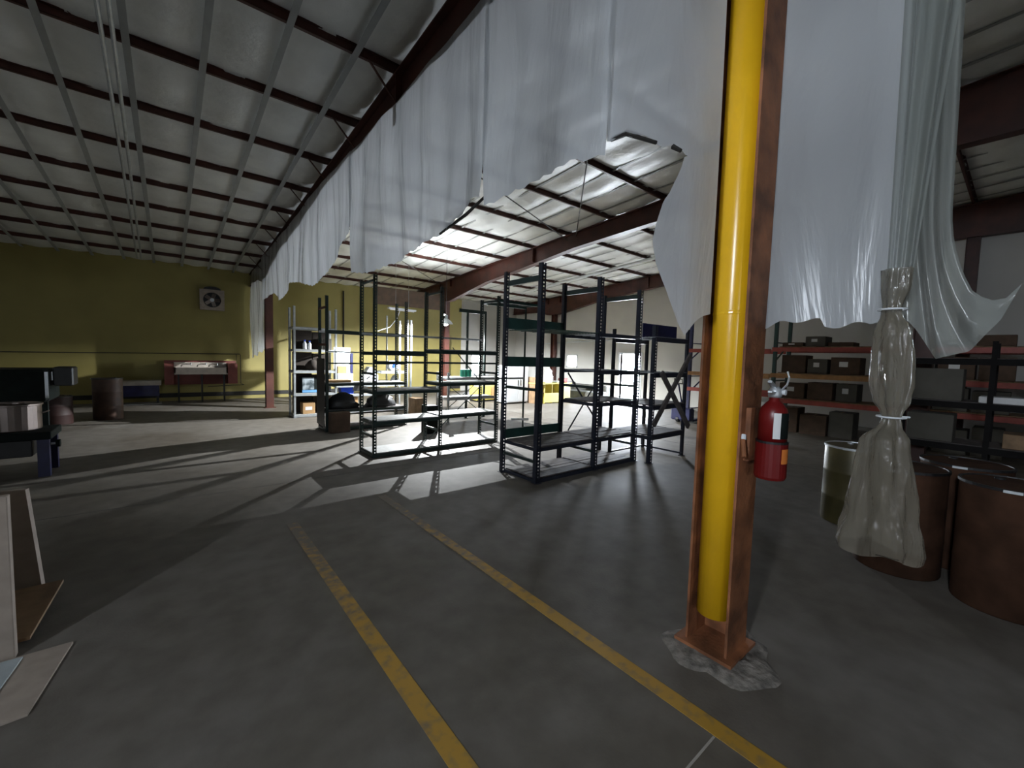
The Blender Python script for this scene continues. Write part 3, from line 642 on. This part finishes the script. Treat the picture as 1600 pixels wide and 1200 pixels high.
box_thing('dark_toolbox', 4.56, 4.82, 11.98, 12.25, .58, .16, M_blk, 'black toolbox beside the small square tan box', 'box')
box_thing('cardboard_box', 4.80, 5.22, 12.0, 12.4, .12, .33, M_card, 'large tan cardboard box on the bottom board right of the blue bin', 'box', tape=M_wood)
box_thing('cardboard_box', 4.79, 5.12, 11.98, 12.3, .84, .10, M_carton, 'flat grey carton on the lit shelf right of the bench machine', 'box')
crumple('plastic_sack', 5.32, 12.15, .84, .13, .12, .26, M_white, 'white plastic sack on the right end of the lit shelf', 'sack', 3)
box_thing('wall_cart_box', 3.20, 3.46, 12.05, 12.33, 1.80, .30, M_carton, 'grey carton on the top shelf of the grey shelving', 'box')
# cans and round disc at the right end
for k in range(3):
    x = 6.02+.12*k
    o = MB().lathe([(.05, 1.18), (.053, 1.19), (.053, 1.36), (.05, 1.37)], (x, 9.45), 14).build('can', M_teal, at=(x, 9.45, 1.18)); MB().lathe([(.047, 1.37), (.047, 1.375)], (x, 9.45), 14).build('lid', M_galv, o)
    tag(o, ['left green can on the low lit rack', 'middle green can on the low lit rack', 'right green can on the low lit rack'][k], 'can', 'green cans')
rl = MB().tube([(5.22, 11.95, 1.41), (5.22, 12.2, 1.41)], .15, 20).build('wire_reel', M_white, at=(5.22, 12, 1.41)); tag(rl, 'round white reel on edge beside the white shelf post', 'reel')
MB().tube([(5.22, 11.93, 1.41), (5.22, 12.22, 1.41)], .055, 14).build('hub', M_blue, rl); rl.location.z = 1.38
# dark rack contents
crumple('black_sack', 3.04, 9.78, .48, .36, .22, .36, M_blk, 'big black sack on the dark rack, left of two', 'sack', 5)
crumple('black_sack', 3.92, 9.8, .48, .38, .22, .32, M_blk, 'big black sack on the dark rack, right of two', 'sack', 8)
o = MB().prism([(3.30, .84), (3.60, .84), (3.54, .94), (3.36, .97)], 'y', 9.62, 9.9).build('paper_bag', M_paper, at=(3.3, 9.7, .8)); o.location.z += .03; tag(o, 'crumpled white paper between the two black sacks', 'paper')
box_thing('dark_box', 2.66, 3.06, 9.30, 9.53, 0, .44, M_dcard, 'dark brown box on the floor in front of the black sack rack', 'box', tape=M_wood)
box_thing('cardboard_box', 5.12, 5.42, 10.35, 10.75, 0, .55, M_wood, 'brown box on the floor behind the left bay of the long rack', 'box', tape=M_card)
box_thing('green_bin', 4.36, 4.62, 8.2, 8.5, 0, .62, M_dgreen, 'dark green bin on the floor behind the long open rack', 'bin')
pn = box_thing('flat_carton', 2.72, 3.2, 9.66, 10.0, 1.07, .05, M_card, 'flat tan tray on the top board of the dark sack rack', 'tray')
# hanging work lamp, the light of the middle of the hall
LX, LY, LZ = 6.41, 11.0, 2.73
lp = empty('work_lamp', (LX, LY, LZ), 'lit white work lamp with a round shade hanging in the middle of the hall', 'lamp')
sh = MB().lathe([(.215, LZ-.050), (.20, LZ-.041), (.15, LZ+.03), (.06, LZ+.085), (.045, LZ+.10), (.04, LZ+.2)], (LX, LY), 32, False)
tl = Matrix.Rotation(math.radians(9.5), 3, Vector((.95, -.3, 0)).normalized())
sh.v = [tuple(Vector((LX, LY, LZ))+tl@(Vector(v)-Vector((LX, LY, LZ)))) for v in sh.v]
sh.build('lamp_shade', M_galv, lp, smooth=True)
MB().lathe([(.04, LZ+.09), (.04, LZ+.21)], (LX, LY), 12).build('socket', M_blk, lp)
MB().tube([(LX, LY, LZ+.2), (LX, LY, RZ(LY)+.16)], .006, 6).build('cord', M_blk, lp)
M_bulb = emit('lit_bulb', (1, .98, .94), 30.0)
bu = MB().lathe([(.005, LZ-.115), (.045, LZ-.105), (.06, LZ-.075), (.04, LZ-.045), (.025, LZ-.03)], (LX, LY), 14).build('bulb', M_bulb, lp, smooth=True)
pl = bpy.data.lights.new('work_lamp_light', 'POINT'); pl.energy = LAMP_W; pl.shadow_soft_size = .022; pl.color = (.94, .98, 1)
lo_ = bpy.data.objects.new('work_lamp_light', pl); COL.objects.link(lo_); lo_.location = (LX, LY, LZ)
up_ = bpy.data.lights.new('added_roof_uplight', 'SPOT'); up_.energy = 95.0; up_.spot_size = math.radians(130); up_.spot_blend = .6; up_.shadow_soft_size = .03; up_.color = (.94, .98, 1)  # added spot that brightens the roof above the work lamp
uo = bpy.data.objects.new('added_roof_uplight', up_); COL.objects.link(uo); uo.location = (LX+.0, LY+.09, LZ+.235); uo.rotation_euler = (math.pi, 0, 0)
MB().lathe([(.02, LZ+.19), (.032, LZ+.2), (.03, LZ+.22), (.004, LZ+.228)], (LX, LY+.09), 12).build('added_upper_bulb', M_bulb, lp, smooth=True)  # glowing bulb added to go with the roof uplight
MB().tube([(LX, LY, LZ+.19), (LX, LY+.09, LZ+.18), (LX, LY+.09, LZ+.195)], .012, 8).build('added_upper_socket', M_blk, lp)  # holder for the added bulb

# ------------------------------------------------------------------ far right furniture
cb = empty('white_cabinet', (9.5, 11.9, 0), 'tall white two door cabinet standing before the white end wall', 'cabinet')
MB().cbox(9.52, 10.55, 11.92, 12.55, .05, 1.42, .01).build('body', M_white, cb); MB().box(9.55, 10.52, 11.96, 12.5, 0, .05).build('plinth', M_blk, cb)
for x0, x1 in ((9.53, 10.06), (10.075, 10.54)):
    d = MB().cbox(x0, x1, 11.90, 11.92, .08, 1.40, .005).build('door', M_white, cb); MB().box(x1-.06 if x0 < 10 else x0+.04, x1-.04 if x0 < 10 else x0+.06, 11.88, 11.9, .7, .9).build('door_handle', M_galv, d)
de = empty('yellow_counter', (11.1, 11.5, 0), 'pale yellow open fronted counter with papers and a bucket on top', 'counter')
MB().box(10.95, 12.35, 11.4, 11.42, .04, .40).box(11.75, 12.35, 11.4, 11.42, .4, .74).build('front_panel', M_yelcab, de); MB().cbox(10.6, 12.4, 11.36, 12.05, .74, .78, .006).build('top', M_yelcab, de)
for x in (10.95, 11.35, 11.75, 12.33): MB().box(x, x+.025, 11.42, 12.0, 0, .74).build('side_panel', M_yelcab, de)
MB().box(10.65, 10.95, 11.42, 12.0, .42, .45).build('shelf', M_wood, de); MB().box(10.62, 10.645, 11.42, 12.0, 0, 1.0).build('side_panel', M_wood, de)
bk = MB().lathe([(.13, .785), (.17, 1.02), (.175, 1.02), (.175, 1.04)], (11.35, 11.62), 18).build('bucket', M_white, at=(11.35, 11.62, .785)); tag(bk, 'white bucket standing on the yellow counter', 'bucket')
MB().tube([(11.18, 11.62, 1.0), (11.2, 11.5, .9), (11.35, 11.43, .86), (11.5, 11.5, .9), (11.52, 11.62, 1.0)], .006, 6).build('handle', M_galv, bk)
crumple('plastic_bag', 11.35, 11.62, 1.045, .15, .14, .30, M_white, 'crumpled white plastic bag in the bucket on the counter', 'bag', 11)
box_thing('red_box', 12.05, 12.28, 11.5, 11.8, .785, .16, mat('dull_red_card', (.3, .05, .04), .7), 'small red box on the right end of the yellow counter', 'box')
box_thing('paper_pile', 11.7, 12.0, 11.5, 11.8, .785, .06, M_paper, 'loose white paper pile on the yellow counter', 'papers')
sf = empty('low_sofa', (13.6, 11.6, 0), 'low dark grey sofa against the white end wall left of the door', 'sofa')
MB().cbox(13.3, 14.2, 11.0, 12.9, .08, .38, .03).build('seat', M_grey, sf); MB().cbox(14.1, 14.4, 11.0, 12.9, .08, .62, .04).build('backrest', M_grey, sf)
MB().cbox(13.3, 14.2, 12.75, 12.95, .08, .7, .04).build('armrest', M_grey, sf)
for x in (13.4, 14.1):
    for y in (11.1, 12.8): MB().box(x, x+.05, y, y+.05, 0, .08).build('leg', M_blk, sf)
lc = empty('low_cabinet', (9.0, 13, 0), 'low yellow and orange cabinet left of the tall white cabinet', 'cabinet')
MB().cbox(8.95, 10.2, 13.0, 13.5, .06, .6, .008).build('body', M_yelcab, lc); MB().box(8.98, 10.17, 13.03, 13.5, 0, .06).build('plinth', M_blk, lc)
for x0, x1, m_ in ((8.97, 9.6, M_yelcab), (9.62, 10.18, M_card)):
    d = MB().box(x0, x1, 12.98, 13.0, .1, .57).build('door', m_, lc); MB().tube([(x1-.05, 12.975, .33), (x1-.05, 12.955, .33)], .012, 8).build('knob', M_galv, d)
# conduit on the end wall
tag(MB().tube([(XW-.03, 15.9, 0.1), (XW-.03, 15.9, 2.36), (XW-.03, 15.85, 2.42), (XW-.03, 9.6, 2.62)], .022, 8).build('wall_conduit', M_galv), 'thin grey conduit bending across the white end wall', 'conduit')
# pallet jack
pj = empty('pallet_jack', (11.6, 6.2, 0), 'dark pallet jack with a raised handle parked by the red beam rack', 'pallet jack')
for y in (5.85, 6.3): MB().cbox(11.5, 12.2, y, y+.15, .04, .11, .01).build('fork', M_dblue, pj)
MB().cbox(11.28, 11.52, 5.85, 6.45, .06, .42, .03).build('pump_body', M_dblue, pj)
for y in (5.98, 6.2): MB().tube([(11.35, y, .09), (11.35, y+.08, .09)], .09, 14).build('steering_wheel', M_blk, pj)
for y in (5.92, 6.37): MB().tube([(12.08, y-.04, .05), (12.08, y+.05, .05)], .045, 12).build('load_roller', M_blk, pj)
MB().tube([(11.36, 6.12, .38), (11.05, 6.12, 1.12)], .022, 8).build('handle_shaft', M_dblue, pj)
MB().tube([(11.05, 6.0, 1.12), (11.02, 6.0, 1.25), (11.02, 6.24, 1.25), (11.05, 6.24, 1.12), (11.05, 6.0, 1.12)], .014, 8).build('handle_loop', M_blk, pj)

# ------------------------------------------------------------------ near right: extinguisher, drums, table
ex = empty('fire_extinguisher', (2.58, .86, 1.11), 'red fire extinguisher with a white label hung on the rusty near column', 'fire extinguisher')
ec = (2.58, .862); R_ = .079
MB().lathe([(R_*.92, 1.115), (R_, 1.13), (R_, 1.315), (R_*.985, 1.318)], ec, 28).build('lower_body', M_fred, ex, smooth=False)
MB().lathe([(R_*.9, 1.325), (R_*.9, 1.47), (R_*.8, 1.505), (R_*.5, 1.535), (.024, 1.55), (.024, 1.57)], ec, 28).build('upper_body', M_fred, ex, smooth=True)
MB().lathe([(R_*1.0, 1.314), (R_*1.0, 1.327)], ec, 28).build('strap', M_blk, ex)
def arc_patch(r, a0, a1, z0, z1, m_, name):
    return MB().grid(lambda u, v: (ec[0]+r*math.cos(a0+(a1-a0)*u), ec[1]+r*math.sin(a0+(a1-a0)*u), z0+(z1-z0)*v), 10, 1).build(name, m_, ex)
arc_patch(R_*.9+.001, math.radians(200), math.radians(229), 1.345, 1.485, M_paper, 'white_label'); arc_patch(R_*.9+.001, math.radians(229), math.radians(285), 1.345, 1.485, M_dgreen, 'dark_label')
arc_patch(R_+.001, math.radians(236), math.radians(276), 1.21, 1.29, mat('orange_sticker', (.75, .22, .04), .6), 'orange_sticker')
MB().lathe([(.03, 1.565), (.034, 1.575), (.03, 1.61), (.018, 1.625)], ec, 14).build('valve', M_galv, ex, smooth=True)
MB().bar((2.58, .86, 1.615), (2.46, .85, 1.655), .02, .012).bar((2.58, .86, 1.59), (2.47, .85, 1.60), .02, .01).build('lever', M_galv, ex)
MB().tube([(2.60, .835, 1.595), (2.60, .815, 1.595)], .016, 12).build('gauge', M_white, ex)
MB().tube([(2.59, .84, 1.6), (2.56, .80, 1.64), (2.55, .79, 1.68), (2.55, .80, 1.71)], .005, 8).build('tag_loop', M_galv, ex)
MB().box(2.50, 2.66, .945, .972, 1.2, 1.5).build('wall_bracket', M_rust, ex)
def drum(x, y, r, h, m_, label, lid=None, group=None, name='drum'):
    o = MB().lathe([(r*.985, 0), (r, .012), (r, h*.32), (r*1.012, h*.335), (r, h*.35), (r, h*.65), (r*1.012, h*.665), (r, h*.68), (r, h-.02), (r*.985, h-.008)], (x, y), 32).build(name, m_, at=(x, y, 0))
    for p in o.data.polygons: p.use_smooth = len(p.vertices) == 4
    MB().lathe([(r*1.0, h-.022), (r*1.03, h-.02), (r*1.03, h), (r*.97, h), (r*.96, h-.012), (.001, h-.012)], (x, y), 32, False).build('rim_band', lid or M_galv, o)
    MB().bar((x-r*1.04, y-.03, h-.012), (x-r*1.04, y+.06, h-.012), .012, .018).build('latch', M_galv, o)
    MB().lathe([(.03, h-.012), (.03, h+.004)], (x+r*.5, y+r*.3), 12).build('bung', lid or M_galv, o)
    return tag(o, label, 'drum', group)
drum(5.93, 1.13, .285, .86, M_olive, 'olive steel drum standing alone left of the tied plastic bundle')
drum(4.95, .62, .29, .90, M_drum, 'brown fibre drum directly behind the tied plastic bundle', M_blk)
drum(4.78, -.02, .29, .92, M_drum, 'brown fibre drum right of the tied plastic bundle', M_blk)
drum(4.35, -.68, .29, .92, M_drum, 'brown fibre drum cut by the right edge of the photo', M_blk)
drum(5.5, .28, .29, .92, M_drum, 'brown fibre drum in the second row behind the bundle', M_blk)
drum(5.35, -.42, .29, .92, M_drum, 'brown fibre drum in the second row near the right edge', M_blk)
def drum_lid(x, y, z, r, label):
    pass
M_mdark = mat('matt_black_steel', (.014, .013, .013), .9, spec=.1)
wt = empty('work_table', (8.2, .2, 0), 'long dark steel shelf rack behind the fibre drums at the right', 'rack')
for x, y in ((7.9, 1.1), (8.6, 1.1), (7.9, -.6), (8.6, -.6), (7.9, .25), (8.6, .25)): MB().box(x-.025, x+.025, y-.025, y+.025, 0, 2.1).build('post', M_mdark, wt)
for z, m_ in ((.75, M_dboard), (1.30, M_dboard), (1.86, M_dboard)):
    MB().box(7.9, 8.6, -.6, 1.1, z, z+.025).build('shelf_board', m_, wt); MB().box(7.87, 7.9, -.6, 1.1, z-.06, z+.02).build('beam', M_mdark, wt)
box_thing('grey_carton', 7.98, 8.4, .55, 1.0, .776, .36, M_carton, 'large grey carton on the lower shelf behind the fibre drums', 'carton')
box_thing('grey_carton', 7.98, 8.4, .5, 1.0, 1.326, .42, M_carton, 'large grey carton on the middle shelf behind the fibre drums', 'carton')
box_thing('wooden_crate', 8.0, 8.4, -.2, .12, .776, .18, M_wood, 'small wooden crate on the lower shelf at the far right', 'crate')
box_thing('white_tray', 7.95, 8.3, -.15, .35, 1.326, .08, M_paper, 'white tray on the middle shelf at the far right', 'tray')

# ------------------------------------------------------------------ left side
fb = empty('foam_board', (-.95, 3.46, 0), 'upright pinkish white foam board standing at the left edge', 'board')
MB().cbox(-1.6, -.695, 3.44, 3.50, .0, .92, .004).build('panel', M_foam, fb)
MB().box(-1.58, -.74, 3.455, 3.485, .92, .98).build('top_batten', M_foam, fb)
b = MB(); q = [(-1.5, 4.27, 0), (-.715, 4.24, 0), (-.765, 4.19, .77), (-1.5, 4.21, .80)]
b.add(q+[(x+.01, y+.04, z) for x, y, z in q], [(0, 1, 2, 3), (7, 6, 5, 4), (0, 4, 5, 1), (1, 5, 6, 2), (2, 6, 7, 3), (3, 7, 4, 0)])
tag(b.build('foam_board', M_foam, at=(-1.1, 4.2, 0)), 'second foam board standing behind the upright one', 'board')
b = MB(); q = [(-1.5, 3.53, .03), (-.66, 3.56, .03), (-.60, 4.14, .10), (-1.4, 4.1, .10)]
b.add(q+[(x, y, z+.018) for x, y, z in q], [(3, 2, 1, 0), (4, 5, 6, 7), (0, 1, 5, 4), (1, 2, 6, 5), (2, 3, 7, 6), (3, 0, 4, 7)])
tag(b.build('plywood_offcut', M_wood, at=(-1, 3.8, .03)), 'brown plywood offcut lying behind the upright foam board', 'plywood')
tag(MB().prism([(-1.6, 2.78), (-.55, 2.86), (-.47, 3.43), (-1.5, 3.43), (-1.7, 3.2)], 'z', 0, .012).build('foam_sheet', M_foam, at=(-1, 3.2, 0)), 'flat pale sheet lying on the floor at the left edge', 'sheet')
tag(MB().prism([(-1.4, 2.95), (-.72, 2.9), (-.66, 3.40), (-1.3, 3.42)], 'z', .0125, .022).build('blue_white_sheet', mat('bluish_white_sheet', (.42, .47, .48), .6), at=(-1, 3.1, .0125)), 'bluish white sheet on top of the flat pale sheet', 'sheet')
tag(MB().cbox(-1.55, -1.5+.62, 3.47, 3.483, .985, 1.22, .002).build('white_sheet', M_paper, at=(-1.2, 3.47, .98)), 'thin white sheet standing on top of the upright foam board', 'sheet')
# bench with pot
bt = empty('steel_bench', (-1.6, 8.3, 0), 'low dark bench with blue legs holding the stainless tub', 'bench')
MB().cbox(-2.5, -1.22, 8.05, 8.75, .50, .60, .008).build('top', M_dgreen, bt); MB().cbox(-2.4, -1.4, 8.1, 8.7, .28, .5, .01).build('drawer_box', M_blk, bt)
for x in (-1.36, -2.4):
    for y in (8.1, 8.62): MB().box(x, x+.11, y, y+.09, 0, .5).build('leg', M_dblue, bt)
MB().tube([(-1.2, 8.2, .42), (-1.16, 8.2, .42)], .05, 14).build('crank_knob', M_dgreen, bt); MB().tube([(-1.25, 8.2, .42), (-1.18, 8.2, .42)], .015, 8).build('crank_shaft', M_galv, bt)
pt = MB().lathe([(.26, .602), (.28, .62), (.28, .93), (.295, .935), (.295, .955), (.27, .955), (.265, .94), (.255, .64), (.001, .63)], (-1.63, 8.4), 30, False).build('stainless_tub', M_ss, smooth=False, at=(-1.63, 8.4, .6)); tag(pt, 'round stainless steel tub standing on the low blue legged bench', 'tub')
for s_ in (-1, 1): MB().tube([(-1.63+.285, 8.4+s_*.05, .82), (-1.63+.34, 8.4+s_*.05, .84), (-1.63+.34, 8.4, .84)], .008, 6).build('handle', M_ss, pt)
gm = empty('green_machine', (-2.2, 11, 0), 'large dark green machine behind the stainless tub at the left', 'machine')
MB().cbox(-3.4, -1.66, 10.9, 11.9, .72, 1.30, .04).build('body', M_dgreen, gm); MB().cbox(-1.62, -1.36, 11.0, 11.5, 1.0, 1.34, .02).build('control_box', M_blk, gm)
MB().box(-1.66, -1.62, 11.1, 11.4, 1.1, 1.25).build('mounting_arm', M_galv, gm); MB().box(-1.70, -1.66, 10.88, 10.9, .8, 1.26).build('edge_strip', M_galv, gm)
for x in (-3.2, -1.9):
    for y in (11.0, 11.7): MB().box(x, x+.1, y, y+.1, 0, .72).build('leg', M_dgreen, gm)
drum(-1.15, 13.85, .27, .98, mat('dark_brown_drum', (.055, .026, .015), .6, var=.3), 'brown fibre drum standing before the yellow wall at the left', M_blk)
for k, (x, y) in enumerate(((-1.95, 13.4), (-2.55, 13.7))):
    drum(x, y, .27, .62, mat('dark_red_drum', (.03, .01, .008), .6), ['short dark red drum, nearer of two at the left', 'short dark red drum, farther of two at the left'][k], M_blk)
# wall sink
sk = empty('trough_sink', (.8, 17.1, 0), 'pale trough sink with taps and red side panels against the yellow wall', 'sink')
MB().box(.12, 1.52, 16.9, 17.4, .90, .94).box(.12, 1.52, 16.9, 16.94, .94, 1.12).box(.12, 1.52, 17.36, 17.4, .94, 1.28).box(.12, .16, 16.9, 17.4, .94, 1.12).box(1.48, 1.52, 16.9, 17.4, .94, 1.12).build('basin', mat('pale_enamel', (.5, .44, .38), .4), sk)
for x0, x1 in ((-.12, .11), (1.53, 1.80)): MB().box(x0, x1, 16.95, 17.4, .58, 1.26).build('side_panel', mat('dull_red_panel', (.16, .04, .03), .6), sk)
MB().box(-.12, 1.8, 17.4, 17.44, .55, 1.34).build('back_panel', mat('dull_red_panel', (.16, .04, .03)), sk)
for x in (.55, .95, 1.25):
    MB().tube([(x, 17.38, 1.22), (x, 17.2, 1.26), (x, 17.12, 1.25), (x, 17.1, 1.19)], .014, 8).build('tap', M_galv, sk)
for x in (.2, .8, 1.4): MB().box(x, x+.05, 17.0, 17.05, 0, .9).build('leg', M_blk, sk)
lb = empty('low_bench', (-.6, 17, 0), 'low bench with a pale edge beside the trough sink', 'bench')
MB().box(-1.3, -.2, 16.75, 17.3, .58, .72).build('seat', mat('pale_bench_edge', (.38, .34, .30), .7), lb); MB().box(-1.25, -.25, 16.8, 17.3, .25, .58).build('lower_box', M_dblue, lb)
for x in (-1.25, -.32): MB().box(x, x+.06, 16.8, 16.86, 0, .25).build('leg', M_blk, lb)
MB().box(-1.3, -.2, 16.7, 17.25, .0, .03).build('floor_board', M_board, lb)
# wall fan
fn = empty('wall_fan', (1.17, 17.55, 3.38), 'square white wall fan with a dark round opening high on the yellow wall', 'fan')
n = 24; b = MB(); c0 = (1.17, 3.38)
def sq(a, h):
    m = max(abs(math.cos(a)), abs(math.sin(a))); return (c0[0]+h*math.cos(a)/m, c0[1]+h*math.sin(a)/m)
vs = []
for y, ri in ((17.44, 0), (17.59, 0)):
    vs += [(sq(2*math.pi*k/n, .34)[0], y, sq(2*math.pi*k/n, .34)[1]) for k in range(n)]+[(c0[0]+.25*math.cos(2*math.pi*k/n), y, c0[1]+.25*math.sin(2*math.pi*k/n)) for k in range(n)]
fs = []
for k in range(n):
    j = (k+1) % n; fs += [(k, j, n+j, n+k), (2*n+k, 3*n+k, 3*n+j, 2*n+j), (k, 2*n+k, 2*n+j, j), (n+k, n+j, 3*n+j, 3*n+k)]
b.add(vs, fs).build('housing', M_foam, fn)
MB().box(.9, 1.44, 17.585, 17.6, 3.1, 3.66).build('dark_back', M_blk, fn)
MB().tube([(1.17, 17.47, 3.38), (1.17, 17.57, 3.38)], .06, 14).build('hub', M_galv, fn)
for k in range(5):
    a = 2*math.pi*k/5; p = Vector((1.17, 17.52, 3.38)); d = Vector((math.cos(a), 0, math.sin(a)))
    MB().bar(p+d*.05, p+d*.22, .11, .006, (.35*math.sin(a), 1, -.35*math.cos(a))).build('blade', M_ss, fn)
MB().prism([(1.17+.24*math.cos(math.pi*k/10), 3.72+.10*math.sin(math.pi*k/10)) for k in range(11)], 'y', 17.4, 17.58).build('hood', M_blk, fn)
# conduits
tag(MB().tube([(XF+.1, 17.56, 1.50), (1.95, 17.56, 1.58)], .014, 6).build('wall_conduit', M_dark), 'thin dark conduit running along the yellow wall at the left', 'conduit')
tag(MB().tube([(1.95, 17.5, 1.56), (1.95, 17.5, .55), (2.05, 17.5, .5), (1.0, 17.5, .46)], .012, 6).tube([(1.83, 17.5, 1.56), (1.83, 17.5, .62), (1.0, 17.5, .58)], .01, 6).build('wall_pipe', M_dark), 'thin pipe loop on the yellow wall beside the near dark red column', 'pipe')
for k in (5.5, 9.2):
    tag(MB().tube([(k, YW-.04, .3), (k, YW-.04, 4.2)], .03, 8).build('wall_conduit', M_dark), 'thin vertical conduit on the yellow wall, ' + ('behind the sack rack' if k < 6 else 'behind the white cabinet'), 'conduit')
for k, dx in enumerate((-.045, .045)):
    tag(MB().tube([(-.36+dx, 2.0, RZ(2)-.1), (-.62+dx, 16.8, RZ(16.8)-.1)], .022, 8).build('roof_conduit', M_galv), ['left of two pale conduits under the near roof straps', 'right of two pale conduits under the near roof straps'][k], 'conduit', 'pair of roof conduits')
tag(MB().tube([(12.0, 5.5, 5.14), (12.0, 14.0, 4.56)], .05, 10).build('roof_pipe', M_white), 'long white pipe below the roof in front of the end wall', 'pipe')
for k, (a, c) in enumerate((((5.4, 4.75, 5.27), (8.35, 7.7, 4.95)), ((2.5, 5.5, 4.85), (8.35, 8.0, 4.9)), ((2.5, 9.6, 4.7), (8.35, 14.3, 4.3)))):
    tag(MB().tube([a, c], .012, 6).build('brace_rod', M_dark), ['thin steep bracing rod under the lit roof, nearest', 'thin nearly level bracing rod under the lit roof', 'thin bracing rod crossing the lit roof toward the far column'][k], 'rod')
# hanging strip light, unlit, and the header panel behind it
sl = empty('strip_light', (5.9, 13.2, 3.2), 'unlit white strip light hanging tilted before the yellow wall', 'light')
MB().bar((5.55, 13.2, 3.22), (6.5, 13.2, 3.20), .14, .05).build('housing', M_white, sl); MB().tube([(5.6, 13.2, 3.18), (6.45, 13.2, 3.165)], .018, 8).build('tube', M_paper, sl)
for x in (5.8, 6.25): MB().tube([(x, 13.2, 3.24), (x, 13.2, RZ(13.2)+.18)], .004, 5).build('hanger', M_galv, sl)
MB().tube([(5.95, 13.2, 3.18), (5.85, 13.2, 2.9), (5.6, 13.2, 2.6), (5.2, 13.2, 2.45)], .012, 6).build('loose_cable', M_white, sl)
hp = tag(MB().box(5.5, 8.3, 14.36, 14.40, 3.45, 4.05).build('header_panel', M_dcard, at=(6.9, 14.4, 3.5)), 'dull brown panel hung between the far columns under the roof', 'panel')
